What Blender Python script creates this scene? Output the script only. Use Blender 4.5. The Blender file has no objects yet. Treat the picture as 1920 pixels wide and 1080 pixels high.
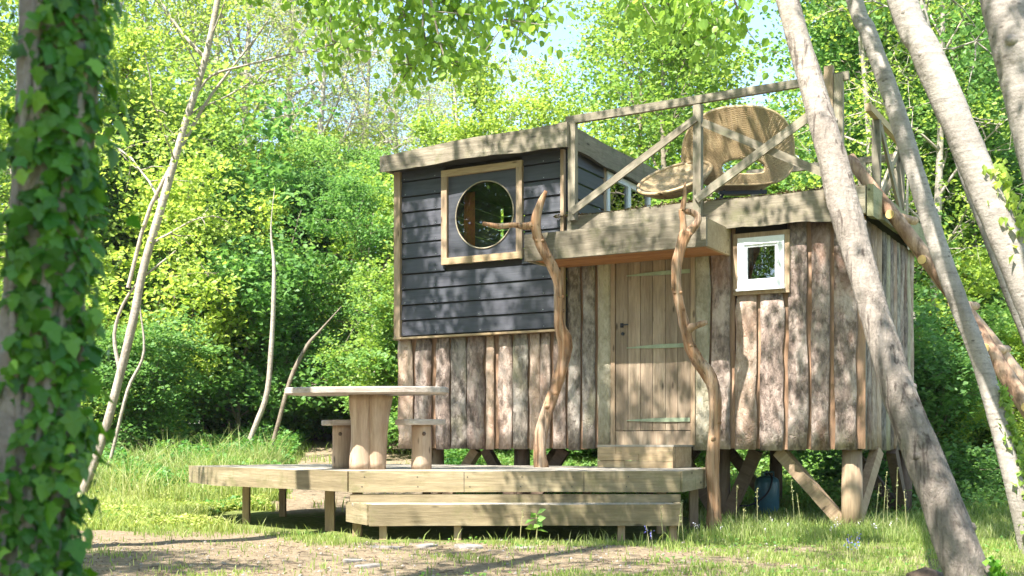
import bpy, math, random
import numpy as np
from mathutils import Vector, Matrix
R = math.radians
random.seed(7)
rng = np.random.default_rng(7)
sc = bpy.context.scene
COL = sc.collection

# ------------------------------------------------------------------ camera
HC = 0.77                       # eye height over the lawn in front of the deck
F = 2200.0                      # focal length in pixels of a 1920 wide frame
YH = 830.0                      # horizon row
cam_d = bpy.data.cameras.new('camera')
cam = bpy.data.objects.new('camera', cam_d); COL.objects.link(cam)
cam.location = (0, 0, HC); cam.rotation_euler = (R(90), 0, 0)
cam_d.sensor_width = 36; cam_d.lens = F/1920*36
cam_d.shift_y = (YH-540)/1920
cam_d.clip_end = 2000; cam_d.clip_start = 0.05
cam_d.dof.use_dof = True; cam_d.dof.focus_distance = 11.6; cam_d.dof.aperture_fstop = 4.0
sc.camera = cam

# ------------------------------------------------------------------ light
SUN_EL = R(55)
trav = Vector((0.64*math.cos(SUN_EL), 0.77*math.cos(SUN_EL), -math.sin(SUN_EL))).normalized()
sun_d = bpy.data.lights.new('sun', 'SUN'); sun = bpy.data.objects.new('sun', sun_d); COL.objects.link(sun)
sun.rotation_euler = (-trav).to_track_quat('Z', 'Y').to_euler()
sun_d.energy = 5.0; sun_d.angle = R(0.53); sun_d.color = (1.0, 0.965, 0.91)
w = bpy.data.worlds.new('World'); sc.world = w; w.use_nodes = True
wn = w.node_tree.nodes; wl = w.node_tree.links
bg = wn['Background']; sky = wn.new('ShaderNodeTexSky'); sky.sky_type = 'NISHITA'
sky.sun_disc = False; sky.sun_elevation = SUN_EL
sky.sun_rotation = math.atan2(-trav.x, -trav.y)
sky.air_density = 1.0; sky.dust_density = .7; sky.ozone_density = 1.2
wl.new(sky.outputs[0], bg.inputs[0]); bg.inputs[1].default_value = 0.13
sc.view_settings.view_transform = 'Standard'; sc.view_settings.look = 'None'
sc.view_settings.gamma = 1; sc.view_settings.use_curve_mapping = False
sc.view_settings.exposure = 1.88
sc.cycles.max_bounces = 8; sc.cycles.diffuse_bounces = 4; sc.cycles.transparent_max_bounces = 12
sc.cycles.transmission_bounces = 6
sc.cycles.sample_clamp_indirect = 6
try: sc.cycles.use_denoising = True
except Exception: pass

# ------------------------------------------------------------------ helpers
def at(px, py, Y):              # point of the place seen at a pixel, Y metres ahead
    return Vector(((px-960)/F*Y, Y, HC-(py-YH)/F*Y))

def tag(o, label=None, cat=None, group=None, kind=None):
    if label: o['label'] = label
    if cat: o['category'] = cat
    if group: o['group'] = group
    if kind: o['kind'] = kind
    return o

def empty(name, loc=(0, 0, 0), rz=0, label=None, cat=None, group=None):
    o = bpy.data.objects.new(name, None); COL.objects.link(o)
    o.location = loc; o.rotation_euler = (0, 0, rz); o.empty_display_size = .2
    return tag(o, label, cat, group)

def mesh_np(name, V, faces, mat, smooth=False, tint=None):
    """V (n,3); faces: list of (m,k) int arrays"""
    me = bpy.data.meshes.new(name)
    V = np.ascontiguousarray(V, dtype=np.float32)
    me.vertices.add(len(V)); me.vertices.foreach_set('co', V.ravel())
    loops = np.concatenate([f.ravel() for f in faces]).astype(np.int32)
    tot = np.concatenate([np.full(len(f), f.shape[1], np.int32) for f in faces])
    st = np.concatenate([[0], np.cumsum(tot)[:-1]]).astype(np.int32)
    me.loops.add(len(loops)); me.loops.foreach_set('vertex_index', loops)
    me.polygons.add(len(tot)); me.polygons.foreach_set('loop_start', st)
    try: me.polygons.foreach_set('loop_total', tot)
    except Exception: pass
    if smooth: me.polygons.foreach_set('use_smooth', np.ones(len(tot), bool))
    else: me.polygons.foreach_set('use_smooth', np.zeros(len(tot), bool))
    if tint is not None:
        a = me.attributes.new('tint', 'FLOAT', 'POINT'); a.data.foreach_set('value', tint.astype(np.float32))
    me.update(calc_edges=True); me.validate()
    me.materials.append(mat)
    return me

def link(name, me, parent=None, loc=(0, 0, 0), rot=(0, 0, 0), scale=None):
    o = bpy.data.objects.new(name, me); COL.objects.link(o)
    if parent: o.parent = parent
    o.location = loc; o.rotation_euler = rot
    if scale: o.scale = scale
    return o

class MB:
    def __init__(s): s.V = []; s.Fq = {}; s.n = 0; s.T = []
    def add(s, V, Fc, tint=0.5):
        V = np.asarray(V, float); Fc = np.asarray(Fc, int)
        s.V.append(V); s.Fq.setdefault(Fc.shape[1], []).append(Fc+s.n); s.n += len(V)
        s.T.append(np.full(len(V), tint) if np.isscalar(tint) else tint)
    def mesh(s, name, mat, smooth=False):
        return mesh_np(name, np.concatenate(s.V), [np.concatenate(v) for v in s.Fq.values()], mat, smooth, np.concatenate(s.T))
    def build(s, name, mat, parent=None, smooth=False, **k):
        return link(name, s.mesh(name, mat, smooth), parent, **k)
    def box(s, c, d, jit=0):
        c = np.array(c, float); h = np.array(d, float)/2
        P = np.array([[x, y, z] for x in (-1, 1) for y in (-1, 1) for z in (-1, 1)])*h + c
        if jit: P = P + rng.normal(0, jit, P.shape)
        s.add(P, [[0, 1, 3, 2], [4, 6, 7, 5], [0, 4, 5, 1], [2, 3, 7, 6], [0, 2, 6, 4], [1, 5, 7, 3]])
    def bar(s, a, b, wd, hd, up=(0, 0, 1)):     # beam from a to b; hd along up, wd sideways
        a = np.array(a, float); b = np.array(b, float); d = b-a; d /= np.linalg.norm(d)
        up = np.array(up, float); sd = np.cross(d, up); sd /= np.linalg.norm(sd); up2 = np.cross(sd, d)
        P = []
        for p in (a, b):
            for i, j in ((-1, -1), (1, -1), (1, 1), (-1, 1)): P.append(p+sd*wd/2*i+up2*hd/2*j)
        s.add(P, [[0, 1, 2, 3], [7, 6, 5, 4], [0, 4, 5, 1], [1, 5, 6, 2], [2, 6, 7, 3], [3, 7, 4, 0]])
    def prism(s, poly, z0, z1):
        n = len(poly); P = [(x, y, z0) for x, y in poly]+[(x, y, z1) for x, y in poly]
        base = s.n
        s.add(P, [[i, (i+1) % n, n+(i+1) % n, n+i] for i in range(n)])
        s.Fq.setdefault(n, []).append(np.array([list(range(n-1, -1, -1)), list(range(n, 2*n))])+base)

def tube_np(P, rad, sides=8, amp=0.0, seed=0, caps=True):
    P = np.asarray(P, float); n = len(P); rad = np.asarray(rad, float)
    T = np.gradient(P, axis=0); T /= (np.linalg.norm(T, axis=1)[:, None]+1e-9)
    ref = np.array([0, 1.0, 0.03]) if abs(T[0][1]) < .9 else np.array([1.0, 0, 0])
    N = np.cross(T, ref); N /= (np.linalg.norm(N, axis=1)[:, None]+1e-9); B = np.cross(T, N)
    a = np.linspace(0, 2*np.pi, sides, endpoint=False)
    rr = np.repeat(rad[:, None], sides, 1)
    if amp:
        r2 = np.random.default_rng(seed); k = np.arange(n)[:, None]
        f = np.zeros((n, sides))
        for q in range(6):
            m = r2.integers(1, 5); ph = r2.uniform(0, 6.28, 2); fr = r2.uniform(.1, .9)
            f += np.sin(a[None]*m+ph[0]+k*fr*.6)*np.sin(k*fr+ph[1])/ (1+q*.3)
        rr = rr*(1+amp*f*.5+amp*.35*r2.normal(0, 1, (n, sides)))
    V = P[:, None]+rr[..., None]*(np.cos(a)[None, :, None]*N[:, None]+np.sin(a)[None, :, None]*B[:, None])
    V = V.reshape(-1, 3)
    i = np.arange(n-1)[:, None]*sides; j = np.arange(sides)[None]; j2 = (j+1) % sides
    Q = np.stack([i+j, i+j2, i+sides+j2, i+sides+j], -1).reshape(-1, 4)
    if caps:
        V = np.concatenate([V, P[:1], P[-1:]])
        c0 = n*sides; jj = np.arange(sides); j3 = (jj+1) % sides
        t1 = np.stack([jj*0+c0, j3, jj, jj*0+c0], -1)[:, :3]
        t2 = np.stack([jj*0+c0+1, (n-1)*sides+jj, (n-1)*sides+j3], -1)
        return V, Q, np.concatenate([t1, t2])
    return V, Q, None

def add_tube(mb, P, rad, sides=8, amp=0, seed=0, caps=True, tint=.5):
    V, Q, T3 = tube_np(P, rad, sides, amp, seed, caps)
    b = mb.n; mb.add(V, Q, tint)
    if T3 is not None: mb.Fq.setdefault(3, []).append(T3+b)

def smooth_path(pts, n):        # Catmull-Rom through rows of (x,y,z,r)
    P = np.array(pts, float); P = np.vstack([2*P[0]-P[1], P, 2*P[-1]-P[-2]])
    m = len(P)-3; out = []
    for t in np.linspace(0, m-1e-6, n):
        k = int(t); f = t-k; p0, p1, p2, p3 = P[k:k+4]
        out.append(.5*((2*p1)+(-p0+p2)*f+(2*p0-5*p1+4*p2-p3)*f*f+(-p0+3*p1-3*p2+p3)*f**3))
    return np.array(out)

# ------------------------------------------------------------------ materials
def mat(name):
    m = bpy.data.materials.new(name); m.use_nodes = True
    nt = m.node_tree; p = nt.nodes['Principled BSDF']; return m, nt, p
class NT:
    def __init__(s, nt): s.nt = nt
    def n(s, t, **k):
        o = s.nt.nodes.new(t)
        for a, b in k.items(): setattr(o, a, b)
        return o
    def l(s, a, b): s.nt.links.new(a, b)
    def coords(s, scale=(1, 1, 1), rand=True, kind='Object'):
        tc = s.n('ShaderNodeTexCoord'); mp = s.n('ShaderNodeMapping'); mp.inputs['Scale'].default_value = scale
        if rand:
            oi = s.n('ShaderNodeObjectInfo'); ml = s.n('ShaderNodeVectorMath', operation='SCALE')
            cx = s.n('ShaderNodeCombineXYZ'); s.l(oi.outputs['Random'], cx.inputs[0]); s.l(oi.outputs['Random'], cx.inputs[1]); s.l(oi.outputs['Random'], cx.inputs[2])
            ml.inputs['Scale'].default_value = 37.0; s.l(cx.outputs[0], ml.inputs[0])
            ad = s.n('ShaderNodeVectorMath', operation='ADD'); s.l(tc.outputs[kind], ad.inputs[0]); s.l(ml.outputs[0], ad.inputs[1])
            s.l(ad.outputs[0], mp.inputs[0])
        else: s.l(tc.outputs[kind], mp.inputs[0])
        return mp.outputs[0]
    def noise(s, vec, scale, detail=4, rough=.6, dist=0):
        o = s.n('ShaderNodeTexNoise'); o.inputs['Scale'].default_value = scale; o.inputs['Detail'].default_value = detail
        o.inputs['Roughness'].default_value = rough; o.inputs['Distortion'].default_value = dist
        s.l(vec, o.inputs['Vector']); return o.outputs[0]
    def ramp(s, fac, stops, interp='LINEAR'):
        o = s.n('ShaderNodeValToRGB'); o.color_ramp.interpolation = interp
        e = o.color_ramp.elements
        while len(e) < len(stops): e.new(.5)
        for k, (p, c) in enumerate(stops):
            e[k].position = p; e[k].color = (c[0], c[1], c[2], 1) if not np.isscalar(c) else (c, c, c, 1)
        s.l(fac, o.inputs[0]); return o.outputs[0]
    def mix(s, fac, a, b, mode='MIX'):
        o = s.n('ShaderNodeMix', data_type='RGBA', blend_type=mode)
        for v, i in ((fac, 0), (a, 6), (b, 7)):
            if hasattr(v, 'is_linked') or hasattr(v, 'links'): s.l(v, o.inputs[i])
            elif i == 0: o.inputs[0].default_value = v
            else: o.inputs[i].default_value = (*v, 1)
        return o.outputs[2]
    def bump(s, h, strength, dist, p, prev=None):
        o = s.n('ShaderNodeBump'); o.inputs['Strength'].default_value = strength; o.inputs['Distance'].default_value = dist
        s.l(h, o.inputs['Height'])
        if prev is not None: s.l(prev, o.inputs['Normal'])
        s.l(o.outputs[0], p.inputs['Normal']); return o.outputs[0]
    def rnd(s): return s.n('ShaderNodeObjectInfo').outputs['Random']

def wood(name, cols, axis='z', rough=.75, grain=1.0, knots=True, vary=.25, moss=None, bump=.5):
    """weathered sawn timber, grain along one local axis"""
    m, nt, p = mat(name); q = NT(nt)
    sc_ = {'x': (.8, 9, 9), 'y': (9, .8, 9), 'z': (9, 9, .8)}[axis]
    v = q.coords(sc_)
    n1 = q.noise(v, 1.6*grain, 6, .62, .6); n2 = q.noise(v, 9*grain, 3, .6)
    iso = q.noise(q.coords((1, 1, 1)), 2.3, 4, .6)
    c = q.ramp(n1, [(.28, cols[0]), (.5, cols[1]), (.72, cols[2])])
    c = q.mix(q.ramp(n2, [(.35, 0.0), (.75, .5)]), c, tuple(x*.55 for x in cols[0]))
    c = q.mix(q.ramp(iso, [(.45, 0.0), (.75, .6)]), c, cols[3] if len(cols) > 3 else cols[0])
    if knots:
        vo = q.n('ShaderNodeTexVoronoi'); vo.inputs['Scale'].default_value = 2.1; q.l(q.coords({'x': (1.2, 4, 4), 'y': (4, 1.2, 4), 'z': (4, 4, 1.2)}[axis]), vo.inputs[0])
        c = q.mix(q.ramp(vo.outputs[0], [(.06, .85), (.13, 0.0)]), c, tuple(x*.28 for x in cols[0]))
    if moss: 
        c = q.mix(q.ramp(q.noise(q.coords((1, 1, 1)), 5, 5, .7), [(.52, 0.0), (.68, .8)]), c, moss)
    hs = q.n('ShaderNodeHueSaturation'); mr = q.n('ShaderNodeMapRange'); mr.inputs[3].default_value = 1-vary; mr.inputs[4].default_value = 1+vary
    q.l(q.rnd(), mr.inputs[0]); q.l(mr.outputs[0], hs.inputs['Value']); q.l(c, hs.inputs['Color'])
    q.l(hs.outputs[0], p.inputs['Base Color']); p.inputs['Roughness'].default_value = rough
    p.inputs['Specular IOR Level'].default_value = .25
    q.bump(n2, bump, .006, p, q.bump(n1, bump, .012, p))
    return m

def bark_mat(name, lo, mid, hi, vs=(1, 1, .45), scale=7, bump=1.0, spot=(.24, .12, .07), dist=.03, flake=.5):
    """bark left on a slab: plates, cracks and flaked orange patches"""
    m, nt, p = mat(name); q = NT(nt)
    v = q.coords(vs)
    n1 = q.noise(v, scale, 8, .68, .8); n2 = q.noise(v, scale*3.6, 5, .65)
    vo = q.n('ShaderNodeTexVoronoi', feature='DISTANCE_TO_EDGE'); vo.inputs['Scale'].default_value = scale*2.2
    wv = q.n('ShaderNodeVectorMath', operation='ADD'); q.l(v, wv.inputs[0])
    nc = q.n('ShaderNodeTexNoise'); nc.inputs['Scale'].default_value = scale*1.5; q.l(v, nc.inputs[0])
    sc3 = q.n('ShaderNodeVectorMath', operation='SCALE'); sc3.inputs['Scale'].default_value = .22; q.l(nc.outputs[1], sc3.inputs[0]); q.l(sc3.outputs[0], wv.inputs[1])
    q.l(wv.outputs[0], vo.inputs[0])
    crack = q.ramp(vo.outputs[0], [(.0, 0.0), (.12, 1.0)])
    c = q.ramp(n1, [(.3, lo), (.48, mid), (.68, hi)])
    c = q.mix(q.ramp(n2, [(.4, .65), (.56, 0.0)]), c, tuple(x*.42 for x in lo))
    cm = q.n('ShaderNodeMath', operation='SUBTRACT'); cm.inputs[0].default_value = 1; q.l(crack, cm.inputs[1])
    cm2 = q.n('ShaderNodeMath', operation='MULTIPLY'); q.l(cm.outputs[0], cm2.inputs[0]); cm2.inputs[1].default_value = .22
    c = q.mix(cm2.outputs[0], c, tuple(x*.4 for x in lo))
    blot = q.noise(q.coords((1, 1, .6)), 4.5, 5, .65)
    c = q.mix(q.ramp(blot, [(.5, 0.0), (.62, .6)]), c, tuple(min(1, x*1.2) for x in hi))
    c = q.mix(q.ramp(blot, [(.33, .5), (.42, 0.0)]), c, tuple(x*.8 for x in lo))
    c = q.mix(q.ramp(q.rnd(), [(0, 0.0), (.45, .0), (.75, .35), (1, .6)]), c, spot if spot[0] > .3 else (.42, .29, .19))
    big = q.noise(q.coords((1, 1, .5)), 2.2, 3, .6)
    c = q.mix(q.ramp(big, [(.56, 0.0), (.64, flake)]), c, spot)
    hs = q.n('ShaderNodeHueSaturation'); mr = q.n('ShaderNodeMapRange'); mr.inputs[3].default_value = .75; mr.inputs[4].default_value = 1.25
    q.l(q.rnd(), mr.inputs[0]); q.l(mr.outputs[0], hs.inputs['Value']); q.l(c, hs.inputs['Color'])
    q.l(hs.outputs[0], p.inputs['Base Color']); p.inputs['Roughness'].default_value = .85; p.inputs['Specular IOR Level'].default_value = .2
    b1 = q.bump(crack, .3*bump, dist*.6, p); b2 = q.bump(n1, .8*bump, dist, p, b1); q.bump(n2, .6*bump, dist*.5, p, b2)
    return m

def plain(name, col, rough=.6, metal=0, nz=.25, scale=12, spec=.4):
    m, nt, p = mat(name); q = NT(nt)
    n = q.noise(q.coords((1, 1, 1)), scale, 5, .6)
    c = q.ramp(n, [(.3, tuple(x*(1-nz) for x in col)), (.7, tuple(min(1, x*(1+nz)) for x in col))])
    q.l(c, p.inputs['Base Color']); p.inputs['Roughness'].default_value = rough; p.inputs['Metallic'].default_value = metal
    p.inputs['Specular IOR Level'].default_value = spec
    q.bump(n, .2, .004, p); return m

def leaf_mat(name, c0, c1, c2, trans=.38, rough=.5, patch=.0):
    m, nt, p = mat(name); q = NT(nt)
    a = q.n('ShaderNodeAttribute', attribute_name='tint')
    c = q.ramp(a.outputs['Fac'], [(0, c0), (.5, c1), (1, c2)])
    oi = q.n('ShaderNodeObjectInfo'); hs = q.n('ShaderNodeHueSaturation')
    mr = q.n('ShaderNodeMapRange'); mr.inputs[3].default_value = .485; mr.inputs[4].default_value = .515; q.l(oi.outputs['Random'], mr.inputs[0]); q.l(mr.outputs[0], hs.inputs['Hue'])
    mr2 = q.n('ShaderNodeMapRange'); mr2.inputs[3].default_value = 1.15; mr2.inputs[4].default_value = .8; q.l(oi.outputs['Random'], mr2.inputs[0]); q.l(mr2.outputs[0], hs.inputs['Value'])
    q.l(c, hs.inputs['Color'])
    q.l(hs.outputs[0], p.inputs['Base Color']); p.inputs['Roughness'].default_value = rough; p.inputs['Specular IOR Level'].default_value = .35
    t = q.n('ShaderNodeBsdfTranslucent'); h2 = q.n('ShaderNodeHueSaturation'); h2.inputs['Hue'].default_value = .485; h2.inputs['Value'].default_value = 1.5; h2.inputs['Saturation'].default_value = 1.1
    q.l(hs.outputs[0], h2.inputs['Color']); q.l(h2.outputs[0], t.inputs[0])
    mx = q.n('ShaderNodeMixShader'); mx.inputs[0].default_value = trans
    q.l(p.outputs[0], mx.inputs[1]); q.l(t.outputs[0], mx.inputs[2]); q.l(mx.outputs[0], nt.nodes['Material Output'].inputs[0])
    return m

def glass_mat(name, refl=1.0):
    m, nt, p = mat(name); q = NT(nt)
    tr = q.n('ShaderNodeBsdfTransparent'); tr.inputs[0].default_value = (.82, .86, .84, 1)
    gl = q.n('ShaderNodeBsdfGlossy'); gl.inputs['Roughness'].default_value = .01
    fr = q.n('ShaderNodeFresnel'); fr.inputs[0].default_value = 1.75
    mu = q.n('ShaderNodeMath', operation='MULTIPLY'); mu.inputs[1].default_value = 1.6*refl; mu.use_clamp = True; q.l(fr.outputs[0], mu.inputs[0])
    mx = q.n('ShaderNodeMixShader'); q.l(mu.outputs[0], mx.inputs[0]); q.l(tr.outputs[0], mx.inputs[1]); q.l(gl.outputs[0], mx.inputs[2])
    q.l(mx.outputs[0], nt.nodes['Material Output'].inputs[0]); return m

def trunk_mat(name, pale, mid, dark, len_=True, zr=(0.2, 2.6), fiss=1.0, moss=None):
    """poplar bark: smooth and pale with dark lenticels up high, rough and fissured low down"""
    m, nt, p = mat(name); q = NT(nt)
    v = q.coords((1, 1, 1)); n1 = q.noise(v, 3.2, 6, .65); n2 = q.noise(q.coords((1, 1, .25)), 14, 8, .7, .7); n3 = q.noise(q.coords((1, 1, 3.5)), 9, 4, .6)
    fine = q.noise(v, 55, 3, .7)
    smooth_c = q.ramp(n1, [(.3, mid), (.52, pale), (.75, tuple(min(1, x*1.15) for x in pale))])
    smooth_c = q.mix(q.ramp(n3, [(.5, 0.0), (.72, .7)]), smooth_c, tuple(x*.6 for x in mid))
    vo = q.n('ShaderNodeTexVoronoi'); vo.inputs['Scale'].default_value = 1; q.l(q.coords((15, 15, 26)), vo.inputs[0])
    spots = q.ramp(vo.outputs[0], [(.14, .9), (.24, 0.0)])
    brk = q.ramp(q.noise(q.coords((1, 1, 1)), 2.6, 4, .7), [(.46, 0.0), (.6, 1.0 if len_ else .3)])
    sm_ = q.n('ShaderNodeMath', operation='MULTIPLY'); q.l(spots, sm_.inputs[0]); q.l(brk, sm_.inputs[1])
    smooth_c = q.mix(sm_.outputs[0], smooth_c, dark)
    rough_c = q.ramp(n2, [(.3, dark), (.44, mid), (.62, pale)])
    tc = q.n('ShaderNodeTexCoord'); sp = q.n('ShaderNodeSeparateXYZ'); q.l(tc.outputs['Object'], sp.inputs[0])
    mr = q.n('ShaderNodeMapRange'); mr.inputs[1].default_value = zr[0]; mr.inputs[2].default_value = zr[1]; q.l(sp.outputs[2], mr.inputs[0])
    ad = q.n('ShaderNodeMath', operation='ADD', use_clamp=True); q.l(mr.outputs[0], ad.inputs[0]); 
    n4 = q.n('ShaderNodeMapRange'); n4.inputs[3].default_value = -.5; n4.inputs[4].default_value = .5; q.l(n1, n4.inputs[0]); q.l(n4.outputs[0], ad.inputs[1])
    c = q.mix(ad.outputs[0], rough_c, smooth_c)
    c = q.mix(q.ramp(fine, [(.35, .35), (.65, 0.0)]), c, tuple(x*.6 for x in mid))
    if moss: c = q.mix(q.ramp(q.noise(v, 2.2, 4, .7), [(.55, 0.0), (.7, .5)]), c, moss)
    q.l(c, p.inputs['Base Color']); p.inputs['Roughness'].default_value = .8; p.inputs['Specular IOR Level'].default_value = .2
    ck = q.ramp(q.noise(q.coords((1, 1, .12)), 20, 5, .6, 1.0), [(.36, .8), (.43, 0.0)]); 
    c = q.mix(ck, c, dark) if fiss > .8 else c
    ring = q.ramp(q.noise(q.coords((.5, .5, 9)), 2.2, 4, .7), [(.62, 0.0), (.7, .6)]); c = q.mix(ring, c, tuple(x*.5 for x in mid))
    q.l(c, p.inputs['Base Color'])
    inv = q.n('ShaderNodeMath', operation='SUBTRACT'); inv.inputs[0].default_value = 1.25; q.l(ad.outputs[0], inv.inputs[1])
    hm = q.n('ShaderNodeMath', operation='MULTIPLY'); q.l(inv.outputs[0], hm.inputs[0]); q.l(n2, hm.inputs[1])
    b = q.bump(hm.outputs[0], 1.0*fiss, .05, p); q.bump(fine, .5, .006, p, q.bump(n3, .35, .02, p, b)); return m

M = {}
M['slab'] = bark_mat('bark_slab', (.165, .12, .095), (.335, .25, .205), (.52, .42, .355))
M['slab_dark'] = bark_mat('bark_slab_grey', (.14, .11, .09), (.28, .235, .195), (.44, .385, .33), spot=(.36, .32, .2), flake=.55)
M['inner'] = wood('pink_board', [(.3, .17, .1), (.42, .25, .15), (.5, .33, .22), (.27, .19, .14)], 'z', grain=.8, vary=.15, knots=False)
M['grey_wood'] = wood('weathered_board', [(.26, .21, .14), (.38, .32, .225), (.5, .44, .33), (.22, .19, .135)], 'x', vary=.15, moss=(.13, .125, .06))
M['fascia'] = wood('live_edge_board', [(.165, .135, .095), (.275, .23, .165), (.38, .325, .24), (.12, .1, .07)], 'x', vary=.1, moss=(.14, .13, .07))
M['moss_fascia'] = wood('mossy_live_edge_board', [(.2, .19, .1), (.34, .32, .18), (.44, .41, .26), (.15, .15, .07)], 'x', vary=.1, moss=(.1, .14, .035))
M['rail'] = wood('railing_timber', [(.19, .155, .11), (.29, .245, .18), (.38, .335, .25), (.16, .145, .1)], 'x', vary=.2, moss=(.14, .14, .08))
M['rail_v'] = wood('railing_timber_upright', [(.19, .155, .11), (.29, .245, .18), (.38, .335, .25), (.16, .145, .1)], 'z', vary=.2, moss=(.14, .14, .08))
M['pine'] = wood('new_pine', [(.34, .235, .125), (.46, .34, .2), (.54, .42, .27), (.28, .2, .12)], 'x', vary=.1)
M['pine_v'] = wood('new_pine_upright', [(.3, .2, .12), (.42, .3, .19), (.5, .38, .26), (.26, .18, .12)], 'z', vary=.1)
M['under'] = wood('rusty_board', [(.32, .13, .05), (.42, .19, .075), (.48, .24, .1), (.24, .11, .05)], 'x', vary=.1)
M['door'] = wood('door_board', [(.22, .155, .1), (.33, .245, .165), (.42, .33, .235), (.18, .14, .1)], 'z', vary=.16, grain=.8)
M['deck'] = wood('deck_timber', [(.19, .145, .08), (.285, .225, .13), (.36, .3, .19), (.145, .115, .065)], 'x', vary=.12, grain=.7, moss=(.17, .15, .07))
M['deck_top'] = wood('deck_board_top', [(.26, .225, .18), (.36, .32, .26), (.44, .4, .33), (.22, .19, .15)], 'x', vary=.18)
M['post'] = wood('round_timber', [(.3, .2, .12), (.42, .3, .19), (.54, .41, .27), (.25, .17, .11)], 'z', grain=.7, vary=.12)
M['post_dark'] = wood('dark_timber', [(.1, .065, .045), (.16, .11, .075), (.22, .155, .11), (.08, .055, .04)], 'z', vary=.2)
M['table'] = wood('table_log', [(.3, .2, .13), (.46, .34, .235), (.58, .46, .34), (.34, .22, .14)], 'z', grain=.7, vary=.12)
M['table_top'] = wood('table_top', [(.3, .25, .21), (.46, .39, .33), (.56, .5, .43), (.24, .19, .16)], 'x', vary=.1)
M['drift'] = wood('driftwood', [(.2, .105, .055), (.36, .215, .12), (.5, .335, .21), (.38, .2, .09)], 'z', grain=1.3, knots=False, vary=.1, bump=1.0)
def driftmat():
    m, nt, p = mat('driftwood'); q = NT(nt)
    a = q.noise(q.coords((30, 30, 1.6)), 1, 6, .65, .5); b = q.noise(q.coords((12, 12, .7)), 1, 4, .6, .4); c0 = q.noise(q.coords((1, 1, 1)), 3.5, 4, .6)
    c = q.ramp(b, [(.3, (.15, .07, .032)), (.45, (.33, .175, .085)), (.6, (.43, .28, .17)), (.75, (.4, .33, .26))])
    c = q.mix(q.ramp(c0, [(.48, 0.0), (.68, .5)]), c, (.38, .3, .23))
    c = q.mix(q.ramp(a, [(.36, .8), (.47, 0.0)]), c, (.07, .04, .022)); q.l(c, p.inputs['Base Color']); p.inputs['Roughness'].default_value = .7; p.inputs['Specular IOR Level'].default_value = .25
    q.bump(a, 1, .015, p, q.bump(b, 1, .03, p)); return m
M['drift'] = driftmat()
M['peeled'] = bark_mat('peeled_log', (.28, .15, .09), (.48, .3, .19), (.62, .43, .29), vs=(1, 1, .25), scale=5, bump=.6, spot=(.2, .1, .06), flake=.6)
M['endgrain'] = plain('sawn_end', (.62, .42, .16), .7)
M['wicker'] = None
M['white'] = plain('white_paint', (.8, .82, .82), .4, nz=.06, scale=20)
M['black_metal'] = plain('black_metal', (.025, .025, .035), .4, nz=.2)
M['galv'] = plain('galvanised_metal', (.42, .45, .46), .38, metal=.85, nz=.2)
M['hinge'] = plain('pale_green_hinge', (.27, .31, .2), .55, nz=.25, scale=9)
M['gas'] = plain('blue_enamel', (.05, .14, .2), .35, nz=.15)
M['glass'] = glass_mat('window_glass', 1.1)
M['glass_dark'] = glass_mat('window_glass_reflecting', 1.0)
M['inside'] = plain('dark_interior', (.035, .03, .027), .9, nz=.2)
M['curtain'] = plain('orange_red_cloth', (.6, .22, .1), .9, nz=.3, scale=4)
M['stone'] = plain('flat_stone', (.25, .22, .19), .9, nz=.3, scale=6)
M['felt'] = plain('roof_felt', (.1, .09, .07), .95, nz=.3)
# painted dark siding: matt, slate blue, faded where it weathered
m, nt, p = mat('slate_paint'); q = NT(nt); v = q.coords((.8, 9, 9))
n1 = q.noise(v, 3, 5, .6); n2 = q.noise(q.coords((1, 1, 1)), 1.6, 4, .6)
c = q.ramp(n1, [(.3, (.034, .037, .045)), (.7, (.066, .067, .077))]); c = q.mix(q.ramp(n2, [(.4, 0.0), (.8, .6)]), c, (.085, .078, .095))
q.l(c, p.inputs['Base Color']); p.inputs['Roughness'].default_value = .5; p.inputs['Specular IOR Level'].default_value = .45; q.bump(n1, .5, .006, p); M['slate'] = m
# wicker
m, nt, p = mat('wicker'); q = NT(nt)
n1 = q.noise(q.coords((1, 1, 1)), 5, 5, .6); n2 = q.noise(q.coords((1, 1, 1)), 60, 2, .5)
c = q.ramp(n1, [(.3, (.33, .225, .11)), (.55, (.45, .325, .17)), (.75, (.53, .41, .235))]); c = q.mix(q.ramp(n2, [(.35, .5), (.6, 0.0)]), c, (.22, .15, .075))
q.l(c, p.inputs['Base Color']); p.inputs['Roughness'].default_value = .6; q.bump(n2, .8, .006, p); M['wicker'] = m

M['poplar'] = trunk_mat('poplar_bark', (.37, .315, .265), (.235, .195, .16), (.075, .055, .045), len_=False, zr=(.9, 3.4))
M['aspen'] = trunk_mat('aspen_bark', (.36, .32, .275), (.25, .215, .18), (.085, .07, .055), zr=(-.5, .8), fiss=.6)
M['thin_bark'] = trunk_mat('slim_tree_bark', (.46, .4, .33), (.32, .26, .21), (.12, .09, .07), zr=(-.5, 4), fiss=.5)
M['wood_bark'] = trunk_mat('woodland_bark', (.3, .25, .19), (.19, .145, .105), (.07, .05, .04), zr=(-1, 8), fiss=.6)
M['ivy_bark'] = trunk_mat('ivy_tree_bark', (.38, .34, .3), (.24, .2, .17), (.09, .07, .06), zr=(-1, 3), fiss=.8)

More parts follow.
